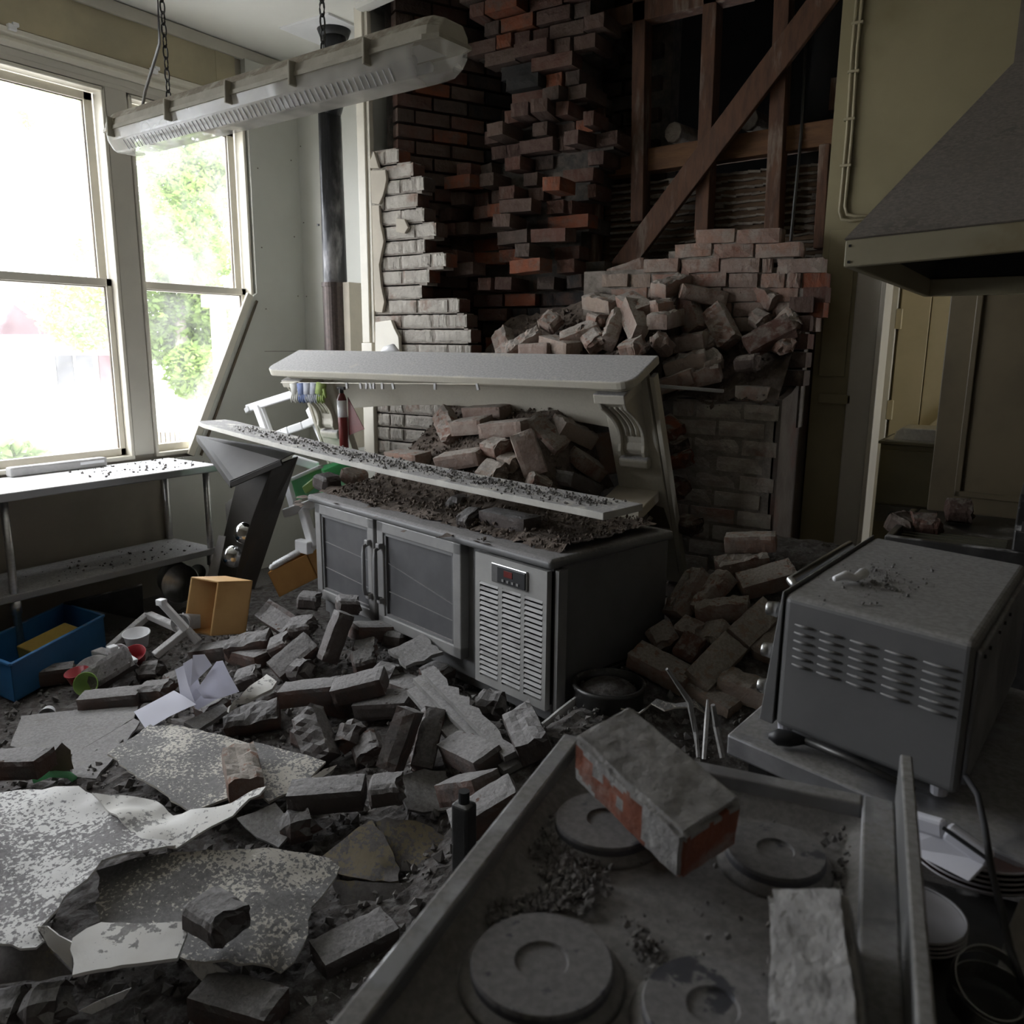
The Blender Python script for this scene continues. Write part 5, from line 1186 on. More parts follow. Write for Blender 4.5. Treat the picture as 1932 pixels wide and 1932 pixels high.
def batch(picks, h, V, where, group, adj='dusty'):
    """picks: (x1, y1, x2, y2, dz1, dz2, roll, kind, own label or None)"""
    made = []; rk = random.Random(len(picks))
    for p in picks:
        x1, y1, x2, y2, d1, d2, roll, kind, lab = p[:9]
        if kind == 'half' and not lab and h in (h_breast, h_fridge) and rk.random() < .55: kind = 'whole'
        if h is h_breast: d1 += .035 + (.03 if x1 > 1230 else 0); d2 += .035 + (.03 if x1 > 1230 else 0)
        o = place(hit(x1, y1, h, d1), hit(x2, y2, h, d2), roll, kind, V if len(p) < 10 else p[9])
        made.append(((x1 + x2) / 2, o, kind, lab, abs(d1 - d2)))
    cnt = {}
    for k in ('whole', 'half', 'frog', 'lump'):
        row = sorted([m for m in made if m[2] == k and not m[3]], key=lambda m: m[0])
        nm = {'whole': 'whole brick', 'half': 'broken half brick', 'frog': 'frogged brick', 'lump': 'lump of brick and mortar'}[k]
        for i, m in enumerate(row): tag(m[1], '%s %s %s, %s' % (adj, nm, where, ORD[i] if i < len(ORD) else 'number %d from left' % (i + 1)), 'brick', group)
    for m in made:
        if m[3]: tag(m[1], m[3], 'brick', group)
h = h_floor
batch([  # pile in front of the fridge
    (773, 1343, 737, 1445, .23, .09, 62, 'frog', 'dusty brick standing tilted with its hollow frog facing the cooker'),
    (818, 1352, 797, 1442, .13, .04, 70, 'whole', 'dusty brick standing on end just right of the frogged one'),
    (668, 1362, 648, 1426, .10, .03, 40, 'lump', None), (580, 1348, 612, 1434, .14, .03, 50, 'whole', 'dark brick leaning below the long mortared brick'),
    (532, 1312, 640, 1300, .13, .12, 0, 'whole', 'long brick with mortar on top in the middle of the floor pile'), (636, 1305, 722, 1284, .13, .14, 8, 'whole', 'brick lying end to end with the mortared one, nearer the fridge'),
    (425, 1366, 528, 1346, .04, .05, 25, 'whole', 'pale-sided brick lying just above the dusty grey sheet'), (675, 1332, 777, 1326, .06, .06, 10, 'whole', None),
    (520, 1270, 590, 1212, .05, .10, 30, 'whole', 'thin tilted brick slanting up towards the fridge door'), (650, 1155, 615, 1248, .23, .05, 20, 'whole', 'tall brick leaning against the left fridge door'),
    (637, 1141, 688, 1142, .20, .20, 0, 'half', 'half brick perched highest before the fridge doors'), (665, 1192, 764, 1190, .13, .13, 0, 'whole', 'long dark brick lying flat below the fridge doors'),
    (725, 1216, 778, 1192, .10, .12, 0, 'half', None), (670, 1226, 722, 1220, .07, .08, 0, 'half', None), (665, 1252, 722, 1238, .05, .06, 12, 'half', None),
    (704, 1262, 766, 1286, .07, .04, 20, 'lump', None), (546, 1186, 606, 1178, .12, .12, 15, 'half', 'half brick with a bright lit end near the orange drawer'), (512, 1226, 563, 1202, .06, .10, 20, 'half', None),
    (500, 1152, 552, 1186, .14, .08, 40, 'frog', 'small frogged brick turned up near the tan box'), (432, 1224, 510, 1208, .06, .06, 15, 'whole', None),
    (565, 1132, 614, 1136, .14, .14, 0, 'half', None), (558, 1262, 585, 1268, .06, .06, 30, 'lump', None), (445, 1286, 503, 1268, .04, .05, 10, 'half', None),
    (838, 1398, 945, 1450, .08, .06, 18, 'whole', 'long dusty brick beneath the split plaster boards'), (975, 1342, 1014, 1428, .13, .07, 20, 'whole', 'pale brick with a rough lit face beside the cooker corner'),
    (905, 1322, 962, 1336, .10, .09, 30, 'lump', None), (545, 1505, 690, 1494, .10, .10, 0, 'whole', 'brick with thick grey mortar on top, nearest the cooker bottle'),
    (716, 1492, 762, 1486, .12, .12, 0, 'half', None), (530, 1562, 606, 1548, .06, .06, 25, 'lump', 'ragged broken brick left of the yellowed plaster'), (848, 1492, 922, 1482, .08, .08, 0, 'whole', 'grey topped brick under the cooker left edge'),
    (890, 1545, 945, 1512, .10, .12, 0, 'whole', 'pale grey slab-like brick behind the black bottle'), (440, 1232, 500, 1246, .02, .02, 5, 'whole', None), (600, 1318, 660, 1330, .02, .02, 5, 'whole', None),
    (740, 1290, 800, 1310, .02, .02, 5, 'whole', None), (690, 1400, 705, 1440, .04, .02, 45, 'half', None), (870, 1430, 900, 1470, .03, .02, 30, 'half', None), (600, 1400, 560, 1380, .02, .02, 12, 'half', None),
    (470, 1330, 530, 1300, .05, .06, 8, 'half', None), (800, 1260, 860, 1290, .03, .03, 10, 'half', None)], h, VD, 'in the floor pile before the fridge', 'bricks in the floor pile')
batch([  # left part of the floor
    (152, 1326, 268, 1315, .05, .05, 0, 'whole', 'dark brick with grey mortar top just left of the papers'), (264, 1306, 340, 1300, .06, .06, 0, 'half', 'half brick between the mortared brick and crumpled paper'),
    (168, 1288, 248, 1238, .05, .14, 55, 'whole', 'brick propped on edge with a white plastic clip on top'), (28, 1282, 142, 1266, .04, .04, 0, 'whole', 'reddish dusty brick lying against the blue tub'),
    (250, 1270, 330, 1262, .03, .03, 8, 'lump', None), (374, 1710, 462, 1762, .20, .20, 0, 'half', 'dark half brick sitting on the curled grey plaster sheet', VD), (448, 1412, 468, 1505, .13, .13, 0, 'whole', 'red brick with exposed face lying on the dusty plaster sheet', VP),
    (0, 1442, 72, 1440, .10, .10, 0, 'whole', 'brick at the left picture edge beside torn plaster'), (55, 1902, 140, 1890, .06, .06, 20, 'lump', 'rough lump of masonry in the lower left corner'), (-10, 1916, 38, 1906, .04, .04, 0, 'half', 'small broken brick in the extreme lower left corner'),
    (412, 1885, 490, 1908, .03, .03, 0, 'whole', 'brick lying at the bottom edge below the curled sheet'), (385, 1330, 425, 1345, .05, .05, 10, 'half', None), (300, 1405, 330, 1420, .01, .01, 0, 'half', None),
    (370, 1235, 440, 1225, .03, .03, 5, 'whole', None), (640, 1800, 700, 1770, .0, .0, 0, 'whole', None), (320, 1290, 360, 1275, .02, .02, 0, 'half', None)], h, VD, 'on the floor at left', 'bricks on the left floor')
batch([  # dark heap between fridge, pier and oven
    (1368, 1024, 1466, 1022, .12, .12, 0, 'whole', 'whole brick lying topmost at the foot of the pier'), (1291, 1030, 1380, 1036, .08, .09, 10, 'lump', None), (1365, 1072, 1435, 1058, .06, .06, 10, 'whole', None),
    (1395, 1108, 1500, 1078, .05, .06, 20, 'whole', 'long dark red brick just behind the oven corner'), (1322, 1080, 1272, 1165, .08, .02, 25, 'whole', None), (1372, 1085, 1307, 1156, .08, .03, 20, 'whole', None),
    (1327, 1152, 1400, 1150, .06, .06, 5, 'whole', None), (1240, 1182, 1268, 1232, .06, .03, 35, 'half', None), (1285, 1182, 1330, 1202, .05, .04, 10, 'half', None), (1292, 1220, 1328, 1236, .07, .07, 45, 'half', 'bright orange broken brick in the dark heap by the fridge', VR),
    (1356, 1180, 1336, 1226, .06, .04, 30, 'half', None), (1310, 1292, 1386, 1214, .05, .05, 35, 'whole', 'lower of two bricks mortared end to end by the oven'), (1390, 1210, 1456, 1150, .06, .06, 35, 'whole', 'upper of two bricks mortared end to end by the oven'),
    (1150, 1232, 1198, 1202, .04, .05, 10, 'half', None), (1195, 1232, 1300, 1288, .06, .03, 15, 'whole', 'broad brown brick lying behind the steel bin'), (1385, 1290, 1440, 1312, .03, .03, 10, 'whole', None), (1425, 1180, 1470, 1230, .01, .01, 20, 'whole', None),
    (1250, 1110, 1290, 1050, .0, .03, 20, 'whole', None), (1320, 1300, 1370, 1330, .0, .0, 10, 'whole', None), (1440, 1240, 1470, 1200, .02, .02, 10, 'half', None)], h, VP, 'in the dark heap beside the fridge', 'bricks in the dark heap', 'dull red')
batch([  # on the fridge
    (1040, 892, 1138, 936, .09, .06, 0, 'whole', 'pale brick lying at the right foot of the mantel corbel', VD), (1085, 862, 1130, 890, .08, .04, 30, 'half', None), (1140, 815, 1152, 895, .12, .02, 60, 'whole', 'brick standing on end beside the right mantel leg'),
    (985, 820, 1012, 895, .14, .03, 60, 'whole', 'greenish stained brick standing tilted in the middle of the opening'), (905, 886, 965, 900, .06, .05, 35, 'half', None), (830, 872, 912, 860, .06, .06, 10, 'whole', None), (915, 842, 968, 850, .07, .07, 15, 'half', None),
    (910, 812, 1000, 805, .06, .06, 5, 'whole', None), (860, 806, 920, 800, .06, .06, 10, 'whole', None), (755, 812, 820, 840, .07, .05, 30, 'lump', None), (797, 780, 832, 820, .05, .03, 30, 'lump', None), (722, 840, 756, 842, .05, .05, 0, 'half', None),
    (668, 836, 740, 800, .05, .05, 25, 'whole', None), (740, 862, 800, 868, .04, .04, 5, 'half', None), 
    
    (832, 776, 860, 832, .06, .02, 60, 'whole', None), (1000, 792, 1060, 850, .05, .03, 30, 'whole', None), (1050, 800, 1112, 830, .06, .05, 20, 'whole', None), (880, 780, 960, 778, .03, .03, 5, 'whole', None), (700, 780, 760, 775, .03, .03, 10, 'whole', None),
    (950, 870, 990, 880, .02, .02, 10, 'half', None), (1000, 905, 1040, 925, .03, .03, 10, 'half', None)], h_fridge, VP, 'among the rubble on the fridge', 'bricks on the fridge', 'brown')
batch([  # heap in the chimney breast
    (1184, 575, 1208, 635, .10, .02, 80, 'frog', 'pale frogged brick standing upright in the chimney heap'), (1112, 566, 1165, 580, .05, .05, 15, 'whole', None), (1172, 560, 1226, 596, .07, .05, 20, 'whole', None), (1120, 602, 1150, 612, .05, .05, 0, 'half', None),
    (1164, 602, 1150, 642, .05, .02, 60, 'half', None), (1067, 637, 1118, 623, .05, .05, 10, 'half', None), (1114, 632, 1132, 658, .04, .03, 40, 'half', 'white edged brick with a red core just above the mantel', VP), (1175, 660, 1222, 650, .03, .03, 20, 'half', None),
    (1235, 550, 1312, 526, .06, .06, 10, 'whole', None), (1282, 548, 1370, 566, .09, .08, 5, 'whole', 'long pale brick lying across the top of the chimney heap'), (1230, 582, 1272, 576, .06, .06, 0, 'half', None), (1238, 608, 1274, 600, .07, .07, 0, 'half', None),
    (1292, 560, 1312, 626, .13, .05, 75, 'whole', 'upright brick with one white face in the chimney heap middle'), (1345, 582, 1380, 648, .13, .07, 70, 'whole', 'large tan brick standing on end right of the white-faced one'), (1388, 518, 1400, 580, .12, .03, 70, 'half', None),
    (1415, 536, 1466, 570, .08, .06, 15, 'whole', None), (1408, 658, 1495, 612, .08, .08, 50, 'whole', 'long orange-brown brick slanting at the right of the chimney heap', VR), (1228, 622, 1274, 682, .09, .07, 40, 'lump', 'big rough mortar lump at the right end of the mantel shelf'),
    (1275, 652, 1316, 645, .08, .08, 5, 'half', None), (1262, 696, 1326, 676, .08, .08, 10, 'whole', None), (1293, 718, 1346, 706, .05, .05, 10, 'half', None), (1268, 722, 1285, 716, .04, .04, 10, 'half', None), (1320, 690, 1370, 668, .06, .05, 35, 'half', None),
    (1388, 688, 1446, 682, .06, .06, 5, 'half', 'clean red half brick lying at the pier top', VR), (1420, 596, 1452, 612, .05, .05, 30, 'lump', None), (1325, 640, 1350, 655, .04, .04, 30, 'half', None), (1152, 522, 1222, 498, .05, .06, 0, 'whole', 'brick lying tilted on the broken course below the brace'),
    (950, 640, 957, 664, .04, .0, 60, 'half', None), (975, 656, 1005, 640, .03, .03, 30, 'half', None), (1026, 620, 1056, 590, .05, .05, 30, 'half', None), (1030, 644, 1086, 660, .04, .03, 5, 'whole', None), (1070, 640, 1120, 620, .05, .05, 25, 'half', None), (990, 662, 1046, 660, .03, .03, 0, 'whole', None),
    (1248, 792, 1290, 832, .0, .0, 30, 'half', None), (1450, 640, 1500, 660, .03, .03, 10, 'half', None), (1340, 610, 1300, 600, .02, .02, 10, 'whole', None), (1480, 590, 1500, 640, .02, .02, 60, 'half', None)], h_breast, VP, 'in the chimney breast heap', 'bricks in the chimney heap', 'reddish')
for x1, y1, x2, y2, z, roll, kd, V_, lab in ((600, 912, 640, 905, .887, 12, 'half', VD, 'half brick at the left end of the fridge top under the board'), (645, 905, 696, 892, .895, 25, 'half', VP, 'second brick from the left end of the fridge top'),
        (712, 905, 768, 900, .89, 10, 'half', VP, 'third brick from the left end of the fridge top'), (918, 975, 1006, 993, .89, 0, 'whole', VD, 'whole brick sitting on the front edge of the fridge top'), (880, 978, 902, 982, .88, 20, 'half', VD, 'small chip of brick left of the front edge brick'), (832, 958, 905, 945, .885, 8, 'lump', VD, 'flat grey mortar lump on the fridge top under the board')):
    tag(place(at(x1, y1, Z=z), at(x2, y2, Z=z), roll, kd, V_, sx=.09 if 'chip' in lab else None), lab, 'brick', 'bricks on the fridge')
# bricks caught between the mantel leg and the pier
def h_gap(x, y): return 1.25 - (3.72 - y) * 2.2 if x > -1.6 else -1
for i, (x1, y1, x2, y2, z, roll) in enumerate(((1246, 798, 1292, 828, 1.2, 25), (1255, 872, 1318, 862, 1.05, 10), (1262, 915, 1300, 930, .95, 20), (1280, 985, 1330, 1000, .78, 15), (1262, 830, 1290, 850, 1.12, 30))):
    o = place(at(x1, y1, Y=3.66), at(x2, y2, Y=3.62), roll, 'half', VR)
    tag(o, ['topmost broken brick caught between mantel leg and pier', 'second broken brick down between mantel leg and pier', 'fourth broken brick down between mantel leg and pier', 'lowest broken brick wedged between mantel leg and pier', 'third broken brick down between mantel leg and pier'][i], 'brick', 'bricks between mantel leg and pier')
# the two bricks on the cooker
def crust(c, n):
    if n.z > .35 or n.x < -.6: return 1
    if abs(n.y) > .5: return 1 if (c.x > .035 + .03 * noise.noise(c * 40) or c.z > .018 + .02 * noise.noise(c * 50) or noise.noise(c * 30 + Vector((3, 1, 7))) > .22) else 0
    return 1 if c.z > .026 + .01 * noise.noise(c * 60) else 0
b1 = {'whole': [brick_mesh('mortared_brick', 777, [M['orange_brick'], M['crust']], rough=.0036, nx=30, ny=16, nzz=12, faces=crust)]}
o = place(at(1150, 1412, Z=.985), at(1322, 1568, Z=.943), 12, 'whole', b1, sx=.225, H_=1.2); o.name = 'mortared_brick'
tag(o, 'big orange brick crusted with grey mortar lying on the cooker hotplate', 'brick', 'bricks on the cooker')
b1 = {'whole': [brick_mesh('mortared_brick', 778, [M['crust']], rough=.006, nx=24, ny=12, nzz=9)]}
o = place(at(1535, 1770, Z=.94), at(1552, 1985, Z=.93), 14, 'whole', b1, sx=.22, W_=.78, H_=1.1); o.name = 'mortared_brick'
tag(o, 'grey dust covered brick lying at the front of the cooker', 'brick', 'bricks on the cooker')
for i, (x1, y1, x2, y2, z) in enumerate(((1725, 990, 1780, 994, .93), (1790, 962, 1845, 966, .935), (1700, 992, 1722, 988, .925))):
    o = place(at(x1, y1, Z=z), at(x2, y2, Z=z), 20, 'half', VR)
    tag(o, ['dark red half brick on the front of the char grill', 'dark brick lying at the back of the char grill', 'small dark brick at the left corner of the char grill'][i], 'brick', 'bricks on the char grill')

# ------------------------------------------------------------------ torn plaster sheets and boards
def plate(name, label, verts, m, th=.008, curl=.01, jag=.008, cell=.028, cat='plaster', group=None, seed=0, absolute=True):
    P = [at(x, y, Z=z) for x, y, z in verts]; c = sum(P, Vector()) / len(P)
    A = np.array([[*(p - c)] for p in P]); nrm = Vector(np.linalg.svd(A)[2][2]); nrm = nrm if nrm.z > 0 else -nrm
    ux = (P[1] - P[0]); ux = (ux - nrm * ux.dot(nrm)).normalized(); uy = nrm.cross(ux)
    flat = [((p - c).dot(ux), (p - c).dot(uy), (p - c).dot(nrm)) for p in P]
    bm = bmesh.new(); f = bm.faces.new([bm.verts.new((u, v, 0)) for u, v, w_ in flat]); bmesh.ops.triangulate(bm, faces=[f])
    for _ in range(5):
        ed = [e for e in bm.edges if e.calc_length() > cell * 1.6]
        if not ed: break
        bmesh.ops.subdivide_edges(bm, edges=ed, cuts=1); bmesh.ops.triangulate(bm, faces=[q for q in bm.faces if len(q.verts) > 3])
    bnd = {v for v in bm.verts if v.is_boundary}
    for v in bm.verts:
        u, w_ = v.co.x, v.co.y
        ws = [(1 / ((u - a) ** 2 + (w_ - b) ** 2 + 1e-5) ** 1.2, k) for a, b, k in flat]
        zz = sum(q * k for q, k in ws) / sum(q for q, k in ws)
        zz += curl * nz(u + seed, w_, seed, 4) + curl * .3 * nz(u, w_ + seed, seed, 14)
        if v in bnd: v.co.x += jag * (nz(u, w_, seed, 30) + .6 * nz(u, w_, seed, 75)); v.co.y += jag * (nz(w_, u, seed + 5, 30) + .6 * nz(w_, u, seed, 75))
        v.co.z = zz
    R = Matrix((ux, uy, nrm)).transposed().to_4x4()
    me = bpy.data.meshes.new(name); bm.to_mesh(me); bm.free(); me.transform(Matrix.Translation(c) @ R)
    me.materials.append(m); me.polygons.foreach_set('use_smooth', [True] * len(me.polygons))
    o = bpy.data.objects.new(name, me); C.objects.link(o); rebase(o)
    s = o.modifiers.new('solid', 'SOLIDIFY'); s.thickness = th; s.offset = -1
    e = o.modifiers.new('crease', 'EDGE_SPLIT'); e.split_angle = math.radians(45)
    if label: tag(o, label, cat, group)
    return o
SG = 'torn plaster sheets on the floor'
plate('plaster_sheet', 'large white torn plaster sheet with grey dust patches at the left edge', [(-30, 1500, .26), (60, 1492, .26), (147, 1485, .28), (178, 1505, .27), (219, 1540, .26), (262, 1584, .25), (333, 1597, .25), (188, 1632, .26), (171, 1659, .27), (133, 1680, .26), (109, 1712, .25), (89, 1741, .24), (72, 1755, .24), (88, 1779, .22), (68, 1797, .22), (-30, 1775, .24)], M['sheet'], .006, .02, .01, group=SG, seed=1)
plate('plaster_sheet', 'curled plaster sheet whose pointed white corner rises to the right', [(174, 1499, .29), (232, 1505, .27), (294, 1516, .25), (328, 1543, .24), (400, 1525, .29), (505, 1487, .37), (492, 1502, .36), (420, 1550, .29), (333, 1601, .25), (262, 1584, .26), (219, 1543, .28)], M['sheet_clean'], .006, .008, .004, group=SG, seed=2)
plate('plaster_sheet', 'square dusty plaster sheet with the red brick lying on it', [(205, 1425, .20), (294, 1364, .20), (342, 1372, .20), (475, 1405, .21), (488, 1485, .20), (440, 1510, .19), (362, 1534, .18), (270, 1478, .19)], M['sheet_dusty'], .008, .01, .008, group=SG, seed=3)
plate('plaster_sheet', 'clean cream plaster sheet right of the square dusty one', [(476, 1404, .20), (540, 1420, .19), (615, 1439, .18), (567, 1485, .17), (505, 1517, .17), (486, 1485, .18)], M['sheet_dusty'], .008, .01, .008, group=SG, seed=4)
plate('plaster_sheet', 'broad curled dust-speckled plaster sheet carrying the dark half brick', [(185, 1640, .20), (260, 1622, .21), (338, 1614, .22), (430, 1602, .23), (509, 1594, .23), (601, 1616, .20), (644, 1642, .18), (618, 1676, .17), (592, 1710, .17), (581, 1734, .17), (577, 1782, .15), (530, 1842, .12), (478, 1823, .15), (420, 1816, .17), (355, 1813, .17), (300, 1780, .18), (191, 1752, .18)], M['sheet_dusty'], .007, .022, .012, group=SG, seed=5)
plate('plaster_sheet', 'clean white plaster strip lying before the broad curled sheet', [(137, 1776, .23), (165, 1758, .23), (191, 1746, .23), (270, 1748, .23), (345, 1745, .23), (355, 1769, .22), (335, 1815, .21), (230, 1828, .21), (138, 1842, .21)], M['sheet_clean'], .010, .004, .005, group=SG, seed=6)
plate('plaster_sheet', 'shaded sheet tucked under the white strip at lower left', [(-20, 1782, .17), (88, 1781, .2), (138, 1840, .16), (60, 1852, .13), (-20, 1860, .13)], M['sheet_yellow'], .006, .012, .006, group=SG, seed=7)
plate('plaster_sheet', 'narrow folded plaster flap between white sheet and white strip', [(70, 1746, .25), (92, 1748, .25), (137, 1778, .23), (137, 1826, .18), (94, 1784, .22)], M['sheet_clean'], .005, .006, .004, group=SG, seed=8)
plate('plaster_sheet', 'flat pale board on the floor with a nail through it', [(20, 1412, .07), (41, 1356, .07), (150, 1344, .07), (262, 1334, .08), (253, 1360, .08), (195, 1395, .07), (137, 1428, .06), (78, 1430, .06)], M['sheet_grey'], .012, .004, .004, group=SG, seed=9)
plate('plaster_sheet', 'triangular broken board right of the nailed pale board', [(137, 1428, .09), (200, 1392, .10), (253, 1360, .10), (264, 1366, .10), (225, 1425, .09), (181, 1474, .08), (137, 1470, .08)], M['sheet_grey'], .01, .004, .005, group=SG, seed=10)
plate('plaster_sheet', 'pointed plaster scrap hanging below the dark half brick', [(345, 1806, .14), (395, 1812, .15), (444, 1840, .11), (403, 1866, .09), (378, 1845, .11)], M['sheet_clean'], .005, .006, .005, group=SG, seed=11)
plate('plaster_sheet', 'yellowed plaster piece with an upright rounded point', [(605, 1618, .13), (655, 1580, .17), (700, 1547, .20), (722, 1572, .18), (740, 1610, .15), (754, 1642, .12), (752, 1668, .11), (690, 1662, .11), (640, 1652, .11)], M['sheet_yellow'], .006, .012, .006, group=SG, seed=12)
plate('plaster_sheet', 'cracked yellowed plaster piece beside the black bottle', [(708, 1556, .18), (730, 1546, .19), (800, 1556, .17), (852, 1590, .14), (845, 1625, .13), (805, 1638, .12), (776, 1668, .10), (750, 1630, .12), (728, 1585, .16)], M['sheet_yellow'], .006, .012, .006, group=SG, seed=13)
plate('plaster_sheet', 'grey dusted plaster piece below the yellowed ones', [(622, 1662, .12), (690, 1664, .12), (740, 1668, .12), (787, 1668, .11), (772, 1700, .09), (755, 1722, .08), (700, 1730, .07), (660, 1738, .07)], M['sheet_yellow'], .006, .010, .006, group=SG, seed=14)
plate('plaster_sheet', 'rough mortar-backed plaster plate lying against the fridge base', [(733, 1232, .34), (797, 1203, .36), (812, 1216, .35), (835, 1238, .33), (800, 1252, .32), (766, 1262, .31)], M['sheet_grey'], .016, .008, .012, .03, group=SG, seed=15)
plate('plaster_sheet', 'grey rounded plaster plate between two mortared bricks', [(757, 1470, .20), (800, 1456, .20), (838, 1458, .19), (868, 1505, .16), (860, 1530, .15), (800, 1535, .15), (766, 1528, .16)], M['sheet_grey'], .010, .008, .012, .03, group=SG, seed=16)
plate('plaster_sheet', 'flat pale plaster shard on top of the pile centre', [(430, 1332, .26), (470, 1300, .28), (505, 1278, .29), (522, 1292, .28), (515, 1305, .27), (470, 1325, .25), (428, 1342, .24)], M['sheet_clean'], .014, .006, .004, .03, group=SG, seed=17)
plate('plaster_sheet', 'plain grey plaster strip below the flat pale shard', [(348, 1370, .19), (420, 1335, .21), (432, 1345, .2), (372, 1385, .17)], M['sheet_grey'], .02, .003, .004, .03, group=SG, seed=18)
plate('plaster_sheet', 'white upright triangular board between fridge and cooker', [(1015, 1368, .25), (1092, 1308, .36), (1078, 1360, .24), (1050, 1398, .16)], M['sheet'], .008, .003, .003, .03, group=SG, seed=19)
plate('plaster_sheet', 'curled sheet of lining lying in front of the steel bin', [(1170, 1338, .50), (1240, 1322, .52), (1310, 1318, .5), (1330, 1345, .46), (1255, 1345, .5), (1205, 1345, .48)], M['sheet_dusty'], .005, .012, .006, .03, group=SG, seed=20)
plate('plaster_sheet', 'thin white scrap on the pale dusty mortar near the cooker', [(582, 1470, .22), (610, 1452, .23), (636, 1444, .23), (622, 1458, .22), (595, 1476, .21)], M['sheet_clean'], .004, .003, .003, .02, group=SG, seed=21)
plate('plaster_sheet', 'dark dusty floor sheet at the bottom beside the cooker', [(560, 1870, .06), (600, 1790, .07), (680, 1755, .08), (760, 1770, .07), (700, 1880, .05), (640, 1960, .05)], M['sheet_grey'], .006, .006, .006, group=SG, seed=22)
plate('plaster_sheet', 'small lit plaster shard on the floor at lower left', [(150, 1905, .09), (205, 1880, .11), (250, 1862, .12), (232, 1885, .1), (175, 1912, .08)], M['sheet'], .006, .003, .003, .03, group=SG, seed=23)
plate('plaster_sheet', 'dusty torn piece under the ragged broken brick', [(445, 1545, .16), (520, 1518, .18), (560, 1560, .15), (530, 1600, .13), (480, 1580, .14)], M['sheet_grey'], .007, .008, .008, .04, group=SG, seed=24)
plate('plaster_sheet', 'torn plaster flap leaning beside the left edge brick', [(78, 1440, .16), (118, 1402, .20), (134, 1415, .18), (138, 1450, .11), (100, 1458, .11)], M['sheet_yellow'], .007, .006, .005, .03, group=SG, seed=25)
# laminated boards sliding off the pile
for i, (a, b, w_, dz) in enumerate((((798, 1282), (972, 1455), .075, .0), ((808, 1270), (966, 1432), .05, .035), ((790, 1302), (900, 1425), .09, -.03))):
    p, q = at(a[0], a[1], Z=.36 + dz), at(b[0], b[1], Z=.30 + dz); d = (q - p).normalized(); nn = 16; g = MB(); vs = []; fs = []
    sdv = d.cross(Vector((.25, -.35, .9)).normalized()).normalized(); upv = sdv.cross(d)
    for k in range(nn + 1):
        t = k / nn; c = p.lerp(q, t); rag = .03 * nz(k * .9, i * 3.1, 2)
        for s_, u_ in ((-1, 0), (1, 0), (1, 1), (-1, 1)): vs.append(c + sdv * (s_ * w_ / 2 + (rag if s_ < 0 else .004 * nz(k, i, 9))) + upv * (u_ * .022))
    for k in range(nn):
        for j in range(4): fs.append((k * 4 + j, k * 4 + (j + 1) % 4, k * 4 + 4 + (j + 1) % 4, k * 4 + 4 + j))
    fs += [(0, 1, 2, 3), (nn * 4, nn * 4 + 1, nn * 4 + 2, nn * 4 + 3)]
    tag(rebase(g.add(vs, fs).obj('plaster_board', M['sheet_grey'])), ['long ragged plaster board slanting from fridge to cooker, middle layer', 'long ragged plaster board slanting from fridge to cooker, uppermost layer', 'shorter ragged plaster board under the two slanting ones'][i], 'plaster', 'slanting laminated boards')
# hearth board behind the fallen shelf and pale block
tag(rebase(sheet3([at(1130, 948, Z=.90), at(1175, 905, Z=.93), at(1258, 912, Z=.93), at(1205, 965, Z=.89)], .05).obj('hearth_block', M['plaster_old'], bevel=.004)), 'pale block of plaster behind the right end of the shelf board', 'block')
# papers
plate('paper_sheet', 'white sheet of paper lying flat beside the nailed pale board', [(251, 1340, .22), (290, 1322, .25), (328, 1302, .27), (371, 1331, .26), (320, 1352, .23), (276, 1377, .20)], M['paper'], .0008, .012, .0, .03, 'paper', 'papers on the rubble', 30)
cp_ = thing('crumpled_papers', 'bunch of crumpled white papers standing up in the rubble', 'paper', (0, 0, 0), 0, 'papers on the rubble')
for i, poly in enumerate(([(328, 1264, .36), (345, 1255, .38), (372, 1330, .25), (345, 1322, .24)], [(345, 1252, .39), (362, 1242, .41), (382, 1310, .28), (365, 1328, .25)], [(364, 1236, .42), (386, 1234, .42), (400, 1255, .38), (360, 1295, .32)], [(372, 1300, .32), (408, 1248, .40), (420, 1246, .40), (450, 1304, .27), (410, 1318, .25), (385, 1318, .27)], [(340, 1300, .28), (380, 1295, .31), (410, 1318, .25), (372, 1340, .22)])):
    s_ = plate('paper_leaf', None, poly, M['paper'], .0008, .022, .0, .025, seed=40 + i); s_.parent = cp_
cp_.location = (0, 0, 0)
b = sum((Vector(c.location) for c in cp_.children), Vector()) / 5; b.z = min(c.location.z for c in cp_.children)
for c_ in cp_.children: c_.location = Vector(c_.location) - b
cp_.location = b
tag(rebase(MB().tube([at(x, y, Z=z) for x, y, z in ((62, 1472, .1), (95, 1460, .11), (130, 1462, .1), (140, 1470, .09))], .012, 10).obj('green_hose', M['green_plastic'], smooth=True)), 'dark green tube lying under torn plaster at far left', 'tube')
tag(rebase(MB().tube([at(x, y, Y=3.42) for x, y in ((716, 672), (728, 662), (740, 658), (756, 672))], [.008, .025, .028, .012], 9).obj('crumpled_plastic', M['white_plastic'], smooth=True)), 'crumpled clear plastic on the left end of the mantel shelf', 'plastic')
tag(rebase(MB().bar(at(1237, 728, Y=3.55), at(1365, 738, Y=3.6), .03, .015).obj('timber_strip', M['sheet_grey'], bevel=.003)), 'thin dusty timber strip sticking out right of the mantel shelf', 'strip')

